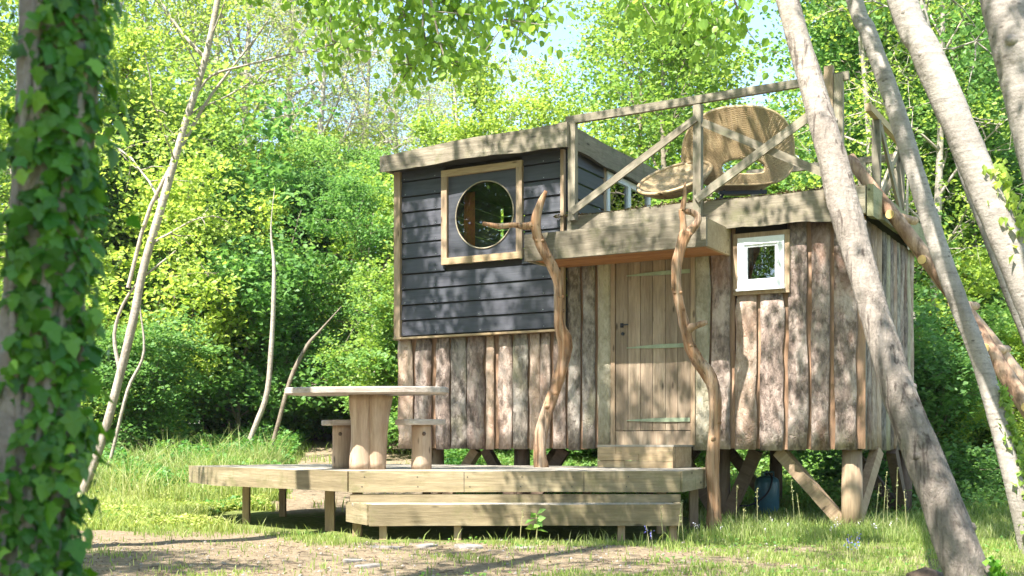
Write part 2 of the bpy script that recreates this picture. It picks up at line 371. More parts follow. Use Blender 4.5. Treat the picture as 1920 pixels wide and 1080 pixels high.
M['leaf_maple'] = leaf_mat('lime_leaf', (.18, .29, .055), (.275, .4, .08), (.39, .48, .13), .5)
M['leaf_mid'] = leaf_mat('green_leaf', (.105, .22, .055), (.17, .32, .08), (.26, .41, .12), .5)
M['leaf_deep'] = leaf_mat('deep_leaf', (.1, .2, .06), (.15, .29, .08), (.23, .37, .11), .5)
M['leaf_pop'] = leaf_mat('poplar_leaf', (.12, .25, .05), (.2, .36, .07), (.29, .44, .1), .52, rough=.38)
M['leaf_grey'] = leaf_mat('sparse_leaf', (.2, .27, .09), (.28, .36, .12), (.36, .42, .18), .5)
M['ivy_leaf'] = leaf_mat('ivy_leaf', (.045, .14, .016), (.09, .24, .026), (.22, .43, .055), .42, rough=.35)
M['grass'] = leaf_mat('grass_blade', (.13, .22, .045), (.27, .35, .075), (.46, .46, .2), .42)
M['cover'] = leaf_mat('ground_cover', (.055, .17, .035), (.1, .25, .05), (.22, .37, .08), .42)
M['straw'] = leaf_mat('seed_stalk', (.3, .33, .12), (.4, .4, .18), (.5, .46, .24), .3)
M['blue_flower'] = plain('blue_petal', (.17, .17, .55), .6)
M['white_flower'] = plain('white_petal', (.75, .72, .75), .6)

# ------------------------------------------------------------------ leaves
def leaves_np(C, size, up=.5, shape='leaf', tint=None, g=None, dirn=None):
    """one folded kite per leaf at centres C"""
    g = g or rng; n = len(C)
    N = g.normal(0, 1, (n, 3)); N[:, 2] = np.abs(N[:, 2])*(1)+up*1.6; N /= np.linalg.norm(N, axis=1)[:, None]
    D = g.normal(0, 1, (n, 3)); 
    if dirn is not None: D = D*.5+dirn
    D -= (D*N).sum(1)[:, None]*N; D /= np.linalg.norm(D, axis=1)[:, None]; S = np.cross(D, N)
    L = size*g.uniform(.6, 1.25, n)[:, None]; Wd = L*(.42 if shape == 'leaf' else .5)
    b = C-D*L*.5; t = C+D*L*.5-N*L*.08; mid = C-D*L*.05
    l = mid+S*Wd+N*L*.1; r = mid-S*Wd+N*L*.1
    V = np.stack([b, l, t, r], 1).reshape(-1, 3)
    Q = np.arange(4*n).reshape(-1, 4)
    if tint is None: tint = g.beta(2, 2, n)
    return V, Q, np.repeat(tint, 4)

def leaf_mesh(name, C, size, m, **k):
    V, Q, T = leaves_np(C, size, **k)
    # split the kites into two triangles about the midrib so that each leaf keeps its fold
    T3 = np.concatenate([Q[:, [0, 1, 2]], Q[:, [0, 2, 3]]])
    return mesh_np(name, V, [T3], m, False, T)

def grow(seed, H, r0, lo=.25, spread=2.5, nl=16, sub=5, nleaf=26000, ls=.1, clump=.22, up=.45, lean=(0, 0), bare=0, wig=.12, prof='dome', sides=7, flat=.6):
    g = np.random.default_rng(seed); mb = MB()
    n = 14; t = np.linspace(0, 1, n)
    ph = g.uniform(0, 6, 4)
    P = np.stack([lean[0]*H*t**1.2+wig*np.sin(t*5+ph[0])*t*2, lean[1]*H*t**1.2+wig*np.sin(t*4+ph[1])*t*2, H*t], 1)
    rad = r0*(1-t*.88); rad[0] *= 1.25
    add_tube(mb, P, rad, sides+2, .1, seed)
    tips = []; W = []
    for i in range(nl):
        tt = lo+(1-lo)*((i+g.uniform(0, .8))/nl); k = min(int(tt*(n-1)), n-2); f = tt*(n-1)-k
        p = P[k]*(1-f)+P[k+1]*f; r = r0*(1-tt*.88)*.5
        az = i*2.4+g.uniform(-.5, .5); s = (tt-lo)/(1-lo)
        pr = {'dome': math.sin(math.pi*min(1, .22+s*.72))**.7, 'cone': 1.05-s*.8, 'vase': .35+.8*s, 'bush': .8+.2*math.sin(s*3)}[prof]
        L = spread*pr*g.uniform(.75, 1.2); el = R(g.uniform(15, 50)+s*25)
        d = np.array([math.cos(az)*math.cos(el), math.sin(az)*math.cos(el), math.sin(el)])
        q = [p]; dd = d.copy()
        for j in range(5):
            dd = dd+g.normal(0, .16, 3)+np.array([0, 0, -.04+.03*j]); dd /= np.linalg.norm(dd); q.append(q[-1]+dd*L/5)
        q = np.array(q); add_tube(mb, q, np.linspace(r, r*.22, 6), 5, 0, caps=False)
        for j in range(sub):
            a = g.uniform(.25, 1); kk = min(int(a*5), 4); p2 = q[kk]*(1-(a*5-kk))+q[kk+1]*(a*5-kk)
            d2 = dd*.5+g.normal(0, .55, 3); d2[2] *= flat; d2 /= np.linalg.norm(d2); L2 = L*g.uniform(.28, .5)
            q2 = [p2]
            for _ in range(3):
                d2 = d2+g.normal(0, .2, 3); d2 /= np.linalg.norm(d2); q2.append(q2[-1]+d2*L2/3)
            q2 = np.array(q2); add_tube(mb, q2, np.linspace(r*.3+.004, .004, 4), 4, 0, caps=False)
            tips += [q2[1], q2[2], q2[3], q2[3]]
            if bare:
                for _ in range(bare):
                    kk = g.integers(1, 4); d3 = g.normal(0, 1, 3); d3 /= np.linalg.norm(d3)
                    add_tube(mb, [q2[kk], q2[kk]+d3*L2*.3, q2[kk]+d3*L2*.55+g.normal(0, .06, 3)], [.006, .005, .003], 3, 0, caps=False)
        tips += [q[4], q[5]]
    tips = np.array(tips); w = g.uniform(.3, 1, len(tips))**2; w /= w.sum()
    idx = g.choice(len(tips), nleaf, p=w)
    # each clump is made of a few flat sprays
    nsp = 7; off = g.normal(0, clump*1.1, (len(tips), nsp, 3)); off[..., 2] *= .8
    spr = g.integers(0, nsp, nleaf)
    C = tips[idx]+off[idx, spr]+g.normal(0, 1, (nleaf, 3))*np.array([clump*.55, clump*.55, clump*.3])
    tt = np.clip(g.normal(.45, .18, nleaf)+g.normal(0, .16, (len(tips), nsp))[idx, spr], 0, 1)
    return mb, C, tt

WOOD = {}
def species(key, leafm, barkm, **k):
    ls = k.pop('ls', .1)
    up = k.pop('up', .45)
    mb, C, tt = grow(ls=ls, up=up, **k)
    WOOD[key] = (mb.mesh('trunk', M[barkm], True), leaf_mesh('crown', C, ls, M[leafm], up=up, tint=tt))

species('maple_a', 'leaf_maple', 'wood_bark', seed=1, H=11, r0=.14, lo=.12, spread=3.3, nl=22, sub=6, nleaf=16000, ls=.115, clump=.26)
species('maple_b', 'leaf_maple', 'wood_bark', seed=2, H=10, r0=.12, lo=.15, spread=2.8, nl=20, sub=6, nleaf=14000, ls=.11, clump=.24, prof='cone')
species('mid_a', 'leaf_mid', 'wood_bark', seed=3, H=12, r0=.15, lo=.12, spread=3.4, nl=24, sub=6, nleaf=17000, ls=.11, clump=.26)
species('mid_b', 'leaf_mid', 'wood_bark', seed=4, H=9, r0=.09, lo=.1, spread=2.5, nl=20, sub=5, nleaf=17000, ls=.1, clump=.22, lean=(.1, 0))
species('deep_a', 'leaf_deep', 'wood_bark', seed=5, H=7, r0=.08, lo=.15, spread=2.5, nl=18, sub=6, nleaf=26000, ls=.12, clump=.24, flat=.35, up=.7)
species('sparse_a', 'leaf_grey', 'thin_bark', seed=6, H=13, r0=.22, lo=.3, spread=4.0, nl=20, sub=7, nleaf=9500, ls=.085, clump=.26, bare=5)
species('sparse_b', 'leaf_maple', 'thin_bark', seed=8, H=12, r0=.1, lo=.3, spread=2.4, nl=18, sub=6, nleaf=7000, ls=.09, clump=.22, bare=3, lean=(.1, 0))
species('bush_a', 'leaf_mid', 'wood_bark', seed=9, H=2.6, r0=.04, lo=.03, spread=1.5, nl=16, sub=5, nleaf=13000, ls=.095, clump=.17, prof='bush', flat=.5)
species('bush_b', 'leaf_deep', 'wood_bark', seed=10, H=2.2, r0=.04, lo=.03, spread=1.5, nl=16, sub=5, nleaf=12000, ls=.1, clump=.17, prof='bush', flat=.4, up=.8)
species('bush_c', 'leaf_maple', 'wood_bark', seed=11, H=3.4, r0=.04, lo=.05, spread=1.5, nl=18, sub=5, nleaf=13000, ls=.09, clump=.17, prof='bush')

def plant_tree(name, key, x, y, s, rz, label, cat, group=None, sz=None, tilt=0):
    o = empty(name, (x, y, gz(x, y)-.05), rz, label, cat, group)
    o.scale = (s, s, sz or s); o.rotation_euler = (tilt, 0, rz)
    t, c = WOOD[key]
    link('trunk', t, o); tag(link('crown', c, o), kind=None)
    return o

# ------------------------------------------------------------------ ground
def hn(x, y, sd, f):
    return (np.sin(x*f*1.0+sd)*np.cos(y*f*1.13+sd*2.1)+.6*np.sin(x*f*2.3+y*f*1.7+sd*1.3)+.4*np.cos(x*f*4.1-y*f*3.7+sd*.7)+.25*np.sin(x*f*8.3+y*f*7.1+sd))/2.25
def gz(x, y):
    x = np.asarray(x, float); y = np.asarray(y, float)
    r = np.clip((y-14.2)/20, 0, 1); rise = 1.3*(r*(1.15-.15*r))
    z = rise-.06*(1-sm(12.5, 15, y))+.03*hn(x, y, 1.0, .8)+.012*hn(x, y, 4.0, 4.0)
    return float(z) if z.ndim == 0 else z
def sm(a, b, t): t = np.clip((t-a)/(b-a), 0, 1); return t*t*(3-2*t)
def dirt(x, y):
    """bare sandy soil: the path before the deck and the one leading off behind it"""
    px = 960+x/y*F
    wob = .5*hn(x, y, 2.2, 1.1)+.3*hn(x, y, 5.1, 3.1)
    yu = 9.7+1.5*(1-sm(-2.6, -1.4, x))
    a = (1-sm(yu-.6, yu+.5, y+wob*.9))*(1-sm(-1.0, 1.2, x+wob*.9))          # track across the front, left and centre
    a2 = (1-sm(.7, 1.9, np.abs(y-8.3-wob*.8)))*(.9-.35*sm(.2, 2.6, x))*(1-sm(3.0, 4.5, x))
    cx = -.127*y+.12*wob
    b = (1-sm(.9, 1.35, np.abs(x-cx)))*sm(12.5, 14, y)*(1-sm(30, 36, y))
    return np.clip(np.maximum(np.maximum(a, a2), b), 0, 1)
def axis(lo, hi, step, far):
    a = list(np.arange(lo, hi+1e-6, step)); s = step
    x = a[-1]
    while x < far: s *= 1.35; x += s; a.append(x)
    s = step; x = a[0]
    while x > -far: s *= 1.35; x -= s; a.insert(0, x)
    return np.array(a)
gx, gy = axis(-9, 9, .11, 400), axis(4.5, 26, .11, 400)
X, Y = np.meshgrid(gx, gy); Z = gz(X, Y); D = dirt(X, np.maximum(Y, .5))
V = np.stack([X, Y, Z], -1).reshape(-1, 3); ny, nx = X.shape
i = np.arange(ny-1)[:, None]*nx; j = np.arange(nx-1)[None]
Q = np.stack([i+j, i+j+1, i+nx+j+1, i+nx+j], -1).reshape(-1, 4)
m, nt, p = mat('forest_ground'); q = NT(nt)
tc = q.n('ShaderNodeTexCoord').outputs['Object']
at_ = q.n('ShaderNodeAttribute', attribute_name='tint').outputs['Fac']
n1 = q.noise(tc, 2.2, 8, .68); n2 = q.noise(tc, 14, 6, .7); n3 = q.noise(tc, 70, 4, .7)
soil = q.ramp(n2, [(.3, (.15, .11, .067)), (.5, (.255, .195, .125)), (.7, (.34, .275, .19))])
soil = q.mix(q.ramp(n3, [(.3, .6), (.6, 0.0)]), soil, (.2, .145, .095))
grassc = q.ramp(n2, [(.3, (.09, .11, .03)), (.55, (.17, .2, .055)), (.75, (.32, .29, .15))])
ad = q.n('ShaderNodeMath', operation='ADD', use_clamp=True); q.l(at_, ad.inputs[0])
mr = q.n('ShaderNodeMapRange'); mr.inputs[3].default_value = -.9; mr.inputs[4].default_value = .75; q.l(n1, mr.inputs[0]); q.l(mr.outputs[0], ad.inputs[1])
q.l(q.mix(q.ramp(ad.outputs[0], [(.33, 0.0), (.58, 1.0)]), grassc, soil), p.inputs['Base Color']); p.inputs['Roughness'].default_value = .95; p.inputs['Specular IOR Level'].default_value = .1
q.bump(n3, .6, .015, p, q.bump(n2, .8, .04, p)); M['ground'] = m
tag(link('ground', mesh_np('ground', V, [Q], m, True, D.reshape(-1))), kind='structure')

# ------------------------------------------------------------------ the cabin frame
P0 = np.array([(748-960)/F*13.98, 13.98]); UA = math.atan2(-.491, .871)
U = np.array([math.cos(UA), math.sin(UA)]); Vv = np.array([-U[1], U[0]])
def W(px, py, off=0.0):         # cabin coordinates (x along the front, z) of a pixel on the plane y = off
    r = np.array([(px-960)/F, 1.0]); t = (P0@Vv+off)/(r@Vv)
    return float((r*t-P0)@U), HC-(py-YH)/F*t
def CW(x, y, z=0): p_ = P0+U*x+Vv*y; return np.array([p_[0], p_[1], z])
L = W(1614, 600)[0]; DEP = 2.55; ZB = .70; ZR = 3.2; XB = W(1066, 600)[0]
cabin = empty('cabin', (P0[0], P0[1], 0), UA, 'raised cabin clad in rough bark slabs with a slate dark upper box and roof terrace', 'cabin')

def live_board(mb, x0, x1, y0, y1, z0, z1, wav=.03, n=26, seed=0, wtop=.006, slope=0, taper=0):
    g = np.random.default_rng(seed); x = np.linspace(x0, x1, n)
    ph = g.uniform(0, 6, 5)
    b = z0+wav*(np.sin(x*2.1+ph[0])+.5*np.sin(x*5.3+ph[1])+.3*np.sin(x*11+ph[2]))*.7+g.normal(0, wav*.08, n); t = z1+wtop*np.sin(x*3+ph[3])+g.normal(0, .002, n)
    s = slope*(x-x0); t = t-taper*(1-(x-x0)/(x1-x0))**1.0
    V = np.stack([np.stack([x, x*0+y0, b+s], 1), np.stack([x, x*0+y0, t+s], 1), np.stack([x, x*0+y1, t+s], 1), np.stack([x, x*0+y1, b+s+.01], 1)], 1).reshape(-1, 3)
    k = np.arange(n-1)[:, None]*4; Q = np.concatenate([np.stack([k[:, 0]+a, k[:, 0]+4+a, k[:, 0]+4+(a+1) % 4, k[:, 0]+(a+1) % 4], 1) for a in range(4)])
    Q = np.concatenate([Q, [[0, 1, 2, 3], [4*n-1, 4*n-2, 4*n-3, 4*n-4]]]); mb.add(V, Q)

def slab_mesh(w_, h, th, seed, m, nseg=9, wav=.075):
    """bark slab standing on its lower end, round face towards -y, wavy edges"""
    g = np.random.default_rng(seed); z = np.linspace(0, h, nseg); z[1:-1] += g.normal(0, h/nseg*.12, nseg-2)
    e1 = w_*wav*g.normal(0, .5, nseg); e2 = w_*wav*g.normal(0, .5, nseg)
    prof = np.array([(-.5, 0), (-.49, -.6), (-.26, -.93), (.05, -1.0), (.3, -.9), (.49, -.55), (.5, 0)])
    V = []
    for k in range(nseg):
        ws = (w_+e1[k]+e2[k])*(.88 if k == nseg-1 and h < 1.5 else 1); c = (e2[k]-e1[k])/2; tk = th*g.uniform(.8, 1.15)
        V += [(c+px*ws+g.normal(0, w_*.012), py*tk*(1+g.normal(0, .08)), z[k]) for px, py in prof]
    m0 = len(prof); Q = [[k*m0+a, k*m0+a+1, (k+1)*m0+a+1, (k+1)*m0+a] for k in range(nseg-1) for a in range(m0-1)]
    mb = MB(); mb.add(V, Q); mb.Fq.setdefault(m0, []).append(np.array([list(range((nseg-1)*m0, nseg*m0)), list(range(m0-1, -1, -1))]))
    return mb.mesh('bark_slab', m, True)
def small_board(w_, h, th, m, z0=0):
    mb = MB(); mb.box((0, th/2, h/2+z0), (w_, th, h)); return mb.mesh('inner_board', m)

# solid core that keeps the inside dark, with the openings left for glass
core = MB()
def wallrect(mb, x0, x1, z0, z1, y0, y1): mb.box(((x0+x1)/2, (y0+y1)/2, (z0+z1)/2), (x1-x0, y1-y0, z1-z0))
wx0, wz0 = W(1388, 536); wx1, wz1 = W(1466, 452)
z_lo = W(1430, 535)[1]; z_hi = W(1430, 450)[1]
wallrect(core, .02, wx0, ZB+.02, ZR-.1, .05, .09) if False else None
wallrect(core, .03, XB, ZB+.02, 2.0, .05, .09)
wallrect(core, XB, wx0, ZB+.02, 3.1, .05, .09)
wallrect(core, wx1, L-.05, ZB+.02, 3.1, .05, .09)
wallrect(core, wx0, wx1, ZB+.02, z_lo, .05, .09)
wallrect(core, wx0, wx1, z_hi, 3.1, .05, .09)
wallrect(core, L-.09, L-.05, ZB+.02, 3.1, .09, DEP-.05)
wallrect(core, .03, .07, ZB+.02, 2.0, .09, DEP-.05)
wallrect(core, .03, L-.05, ZB+.02, 2.0, DEP-.05, DEP-.01)
wallrect(core, XB, L-.05, 2.0, 3.1, DEP-.05, DEP-.01)
core.box((L/2, DEP/2, ZB+.15), (L-.12, DEP-.1, .04))
core.box((XB/2, DEP/2, 2.0), (XB-.06, DEP-.2, .03))
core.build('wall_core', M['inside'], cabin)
# floor frame
fb = MB(); fb.bar((0.02, .09, ZB+.065), (L-.06, .09, ZB+.065), .06, .12); fb.bar((0.02, DEP-.1, ZB+.065), (L-.06, DEP-.1, ZB+.065), .06, .12)
for x in np.linspace(.1, L-.15, 9): fb.bar((x, .125, ZB+.06), (x, DEP-.14, ZB+.06), .05, .11)
fb.build('floor_frame', M['post_dark'], cabin)

# terrace slab and its live-edge fascias
tb = MB(); tb.box(((XB+L)/2+.02, DEP/2, ZR-.06), (L-XB+.1, DEP+.1, .1)); tb.build('terrace_floor', M['felt'], cabin)
b = MB(); live_board(b, W(1064, 400, -.16)[0], W(1607, 380, -.16)[0], -.17, -.11, ZR-.27, ZR+.02, .03, 34, 3); b.build('fascia_board', M['fascia'], cabin)['label'] = 'wavy live-edge board along the front of the terrace'
b = MB(); live_board(b, 0, DEP+.35, -.03, .03, -.25, .02, .03, 20, 5)
b.build('fascia_board', M['moss_fascia'], cabin, loc=(L+.12, -.14, ZR), rot=(0, 0, R(90)))['label'] = 'mossy live-edge board along the right edge of the terrace'
b = MB(); b.box((W(1610, 380, -.16)[0]+.02, -.14, ZR-.12), (.09, .09, .26)); b.build('fascia_block', M['grey_wood'], cabin)
# debris and moss lying along the terrace edge
g = np.random.default_rng(3); n = 2600; xx = g.uniform(XB-.1, L, n)
C = np.stack([xx, g.uniform(-.17, -.02, n), ZR+.02+np.abs(g.normal(0, .012, n))*(1+.8*np.sin(xx*4))], 1)
M['litter'] = leaf_mat('leaf_litter', (.09, .06, .035), (.17, .13, .07), (.2, .2, .07), .1, rough=.9)
tag(link('leaf_litter', leaf_mesh('leaf_litter', C, .03, M['litter'], up=1), cabin), kind='stuff')

# ---- bark slabs
def clad(x0, x1, z0, z1f, wmin, wmax, seed, parent, mats, ang=None, origin=None, gapf=(.02, .07), skip=None):
    g = np.random.default_rng(seed); x = x0; k = 0
    while x < x1-.05:
        ws = g.uniform(wmin, wmax); ws = min(ws, x1-x)
        xc = x+ws/2; zt = z1f(xc); zb = z0+g.uniform(-.012, .006)
        segs = [(zb, zt)]
        if skip and skip[0] < xc < skip[1]: segs = [(zb, skip[2]), (skip[3], zt)]
        for a, b_ in segs:
            if b_-a < .05: continue
            me = slab_mesh(ws, b_-a, g.uniform(.016, .03), seed*100+k, M[mats[g.integers(0, len(mats))]], 9 if b_-a > 1 else 5)
            o = link('bark_slab', me, parent, (xc, -.012, a), (0, 0, 0)) if origin is None else link('bark_slab', me, parent, (origin, xc, a), (0, 0, ang)); k += 1
        gp = g.uniform(*gapf); xg = x+ws+gp/2; w2 = gp+.07
        for a, b_ in segs:
            if b_-a < .05: continue
            if skip and skip[0]-.03 < xg < skip[1]+.03 and len(segs) == 1: continue
            me = small_board(w2, b_-a+.0, .02, M['inner'])
            o = link('inner_board', me, parent, (xg, .02, a+.01)) if origin is None else link('inner_board', me, parent, (origin-.03, xg, a+.01), (0, 0, ang))
        x += ws+gp
ztop_low = lambda x: 1.985
dx0, _ = W(1152, 600); dx1, _ = W(1300, 600)
clad(.0, XB-.02, ZB, ztop_low, .1, .23, 21, cabin, ['slab', 'slab', 'slab_dark'], gapf=(.0, .07))
clad(XB+.0, dx0-.005, ZB, lambda x: 3.0, .14, .2, 25, cabin, ['slab_dark', 'slab_dark', 'slab'], gapf=(.03, .09))
clad(dx1+.01, wx0-.10, ZB, lambda x: 2.95,   .15, .24, 22, cabin, ['slab_dark', 'slab'], gapf=(.0, .03))
clad(wx0-.05, L-.0, ZB, lambda x: 2.95, .15, .25, 23, cabin, ['slab', 'slab', 'slab_dark'], gapf=(.015, .06), skip=(wx0-.12, wx1+.12, z_lo-.07, z_hi+.12))
clad(.03, DEP, ZB, lambda x: 2.95, .15, .24, 24, cabin, ['slab_dark', 'slab'], ang=R(90), origin=L, gapf=(.005, .02))
clad(.03, DEP, ZB, ztop_low, .2, .3, 26, cabin, ['slab_dark'], ang=R(-90), origin=.0, gapf=(.005, .02))
# back wall, plain vertical boards
for k, x in enumerate(np.arange(.1, L, .2)):
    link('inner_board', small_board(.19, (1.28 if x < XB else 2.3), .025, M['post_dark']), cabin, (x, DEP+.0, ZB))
# boards above and below door
lb = MB(); lb.box(((dx0+dx1)/2, -.005, 2.83), (dx1-dx0, .03, .26)); lb.build('lintel_board', M['under'], cabin)

# ---- the dark upper box
XL = W(743, 500, -.06)[0]; ZS = 2.0; ZT = 4.02; YB = -.06; BD = 2.35
fx0, fx1 = W(832, 400, YB)[0], W(983, 400, YB)[0]; fz0, fz1 = W(832, 498, YB)[1], W(832, 322, YB)[1]
rows = np.linspace(ZS+.02, ZT, 12); rh = rows[1]-rows[0]
def sid(x0, x1, z, ori='f', xo=0):
    w_ = x1-x0; mb = MB(); gap = .014
    V = [(-w_/2, -.026, gap), (w_/2, -.026, gap), (w_/2, -.010, rh), (-w_/2, -.010, rh), (-w_/2, .012, gap), (w_/2, .012, gap), (w_/2, .012, rh), (-w_/2, .012, rh)]
    V = np.array(V)+rng.normal(0, .0012, (8, 3))
    mb.add(V, [[0, 1, 2, 3], [5, 4, 7, 6], [0, 4, 5, 1], [3, 2, 6, 7], [0, 3, 7, 4], [1, 5, 6, 2]])
    me = mb.mesh('siding_board', M['slate'])
    if ori == 'f': link('siding_board', me, cabin, ((x0+x1)/2, YB, z))
    elif ori == 'r': link('siding_board', me, cabin, (xo, (x0+x1)/2, z), (0, 0, R(90)))
    elif ori == 'l': link('siding_board', me, cabin, (xo, (x0+x1)/2, z), (0, 0, R(-90)))
    else: link('siding_board', me, cabin, ((x0+x1)/2, BD, z), (0, 0, R(180)))
xl = XL+.09; xr = XB-.01
sheath = MB()     # thin dark sheathing behind the boards, round the window hole
wallrect(sheath, xl, fx0, ZS, ZT, YB+.014, YB+.03); wallrect(sheath, fx1, xr, ZS, ZT, YB+.014, YB+.03)
wallrect(sheath, fx0, fx1, ZS, fz0, YB+.014, YB+.03); wallrect(sheath, fx0, fx1, fz1, ZT, YB+.014, YB+.03)
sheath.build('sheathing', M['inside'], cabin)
for z in rows[:-1]:
    if z+rh > fz0+.02 and z < fz1-.02:
        sid(xl, fx0+.02, z); sid(fx1-.02, xr, z)
    else: sid(xl, xr, z)
    sid(.0, .92, z, 'r', XB-.02); sid(0, BD, z, 'l', XL+.03)
    if z < 2.5 or z > 3.8: sid(xl, xr, z, 'b')
    else: sid(xl, xl+.25, z, 'b')
cb = MB(); cb.box((XL+.045, YB-.03, (ZS+ZT)/2-.01), (.085, .05, ZT-ZS+.02)); cb.build('corner_trim', M['pine_v'], cabin)['label'] = 'pale upright strip at the left corner of the dark box'
cb = MB(); cb.box((XB-.02, YB-.035, (ZS+ZT)/2), (.04, .05, ZT-ZS)); cb.build('corner_trim', M['post'], cabin)
cb = MB(); cb.box(((XL+xr)/2, YB-.02, ZS+.0), (xr-XL, .09, .022)); cb.build('sill_strip', M['pine'], cabin)
mb = MB()
for z in rows[:-1]:
    for x in (xl+.05, xl+.48, (fx1+xr)/2, xr-.05, (xl+xr)/2):
        if x > fx0-.05 and x < fx1+.05 and z+rh > fz0 and z < fz1: continue
        mb.box((x+rng.uniform(-.01, .01), YB-.025, z+.035), (.009, .006, .009))
mb.build('nail_heads', M['galv'], cabin)['kind'] = 'stuff'
# roof of the box
rf = MB(); rf.box(((XL+XB)/2-.03, BD/2-.02, ZT+.05), (XB-XL+.2, BD+.3, .16)); rf.build('box_roof', M['felt'], cabin)
rx0 = W(712, 300, -.3)[0]; rx1 = W(1063, 250, -.3)[0]
b = MB(); live_board(b, rx0, rx1, -.30, -.245, ZT-.075, ZT+.19, .018, 30, 9, wtop=.012, taper=.075); b.build('fascia_board', M['fascia'], cabin)['label'] = 'rough board along the front edge of the box roof'
b = MB(); live_board(b, 0, BD+.45, -.03, .03, -.06, .19, .02, 20, 12); b.build('fascia_board', M['rail'], cabin, loc=(XB+.06, -.24, ZT), rot=(0, 0, R(90)))['label'] = 'grey board along the right edge of the box roof'
b = MB(); b.box((rx0+.03, .9, ZT+.03), (.05, 2.28, .18)); b.build('fascia_board', M['fascia'], cabin)
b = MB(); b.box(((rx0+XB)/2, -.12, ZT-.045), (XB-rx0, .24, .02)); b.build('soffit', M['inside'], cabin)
# glazed part on the right side of the box, looking on to the terrace
gw = empty('side_window', (XB-.02, 1.0, 3.22)); gw.parent = cabin
for (y0, y1, z0, z1) in ((0, 1.3, 0, .07), (0, 1.3, .66, .73), (0, .07, .07, .66), (.6, .68, .07, .66), (1.23, 1.3, .07, .66)):
    mb = MB(); mb.box((0, (y0+y1)/2, (z0+z1)/2), (.06, y1-y0, z1-z0)); mb.build('frame', M['white'], gw)
mb = MB(); mb.box((0, .65, .36), (.008, 1.16, .58)); mb.build('pane', M['glass'], gw)
for z in rows[:-1]:
    if z > 3.95-.1 or z < 3.1: sid(.92, BD, z, 'r', XB-.02)
mb = MB(); mb.box((XB-.03, .96, 3.6), (.05, .07, .85)); mb.build('corner_trim', M['pine_v'], cabin)

# round window
rw = empty('round_window', ((fx0+fx1)/2, YB, (fz0+fz1)/2)); rw.parent = cabin
hw = (fx1-fx0)/2; hh = (fz1-fz0)/2; T = .075
for (x0, x1, z0, z1) in ((-hw, hw, hh-T, hh), (-hw, hw, -hh, -hh+T), (-hw, -hw+T, -hh+T, hh-T), (hw-T, hw, -hh+T, hh-T)):
    mb = MB(); mb.box(((x0+x1)/2, -.035, (z0+z1)/2), (x1-x0, .045, z1-z0)); mb.build('frame', M['pine'] if x1-x0 > .5 else M['pine_v'], rw)
cx, cz = W(910, 403, YB); cx -= rw.location[0]; cz -= rw.location[2]; rr = .385
n = 64; a = np.linspace(0, 2*np.pi, n, endpoint=False)
sq = []
for t in a:
    c_, s_ = math.cos(t), math.sin(t); k = min(((hw-T)*(1)-np.sign(c_)*cx)/abs(c_) if abs(c_) > 1e-6 else 9, ((hh-T)-np.sign(s_)*cz)/abs(s_) if abs(s_) > 1e-6 else 9); sq.append((cx+c_*k, cz+s_*k))
ci = [(cx+rr*math.cos(t), cz+rr*math.sin(t)) for t in a]
V = [(x, -.02, z) for x, z in sq]+[(x, -.02, z) for x, z in ci]+[(x, .015, z) for x, z in ci]
mb = MB(); mb.add(V, [[k, (k+1) % n, n+(k+1) % n, n+k] for k in range(n)]+[[n+k, n+(k+1) % n, 2*n+(k+1) % n, 2*n+k] for k in range(n)])
for sx, sz in ((1, 1), (1, -1), (-1, 1), (-1, -1)):   # the corners of the panel
    x, z = sx*(hw-T), sz*(hh-T); pts = sorted(sq, key=lambda p_: (p_[0]-x)**2+(p_[1]-z)**2)
    e1 = [p_ for p_ in pts if abs(p_[0]-x) < 1e-4][0]; e2 = [p_ for p_ in pts if abs(p_[1]-z) < 1e-4][0]
    mb.add([(x, -.02, z), (e1[0], -.02, e1[1]), (e2[0], -.02, e2[1])], [[0, 1, 2]])
mb.build('panel', M['slate'], rw)
ring = np.array([(cx+(rr-.004)*math.cos(t), -.024, cz+(rr-.004)*math.sin(t)) for t in list(a)+[0]])
mb = MB(); add_tube(mb, ring, np.full(len(ring), .008), 6, caps=False); mb.build('glazing_bead', M['grey_wood'], rw, True)
mb = MB(); mb.add([(x, -.006, z) for x, z in ci], [list(range(n))]); mb.build('pane', M['glass'], rw)
mb = MB(); nn = 12
for k in range(nn):
    x = -.33+k*.012; mb.add([(x, .12+.012*(k % 2), -.45), (x+.016, .12+.012*((k+1) % 2), -.45), (x+.016, .12+.012*((k+1) % 2), .3), (x, .12+.012*(k % 2), .3)], [[0, 1, 2, 3]])
mb.build('curtain', M['curtain'], rw)

# small white window in the lower wall
sw = empty('small_window', (0, 0, 0)); sw.parent = cabin
ox0, ox1 = W(1384, 500, -.05)[0], W(1471, 500, -.05)[0]; oz0, oz1 = W(1427, 540, -.05)[1], W(1427, 444, -.05)[1]
t = .07
for (x0, x1, z0, z1) in ((ox0, ox1, oz1-t, oz1), (ox0, ox1, oz0, oz0+t), (ox0, ox0+t, oz0+t, oz1-t), (ox1-t, ox1, oz0+t, oz1-t)):
    mb = MB(); mb.box(((x0+x1)/2, -.045, (z0+z1)/2), (x1-x0, .05, z1-z0)); mb.build('frame', M['white'], sw)
for (x0, x1, z0, z1) in ((ox0+t, ox1-t, oz1-t-.025, oz1-t), (ox0+t, ox1-t, oz0+t, oz0+t+.025), (ox0+t, ox0+t+.025, oz0+t+.025, oz1-t-.025), (ox1-t-.025, ox1-t, oz0+t+.025, oz1-t-.025)):
    mb = MB(); mb.box(((x0+x1)/2, -.035, (z0+z1)/2), (x1-x0, .04, z1-z0)); mb.build('sash', M['white'], sw)
mb = MB(); mb.box(((ox0+ox1)/2, -.028, (oz0+oz1)/2), (ox1-ox0-2*t, .008, oz1-oz0-2*t)); mb.build('pane', M['glass_dark'], sw)
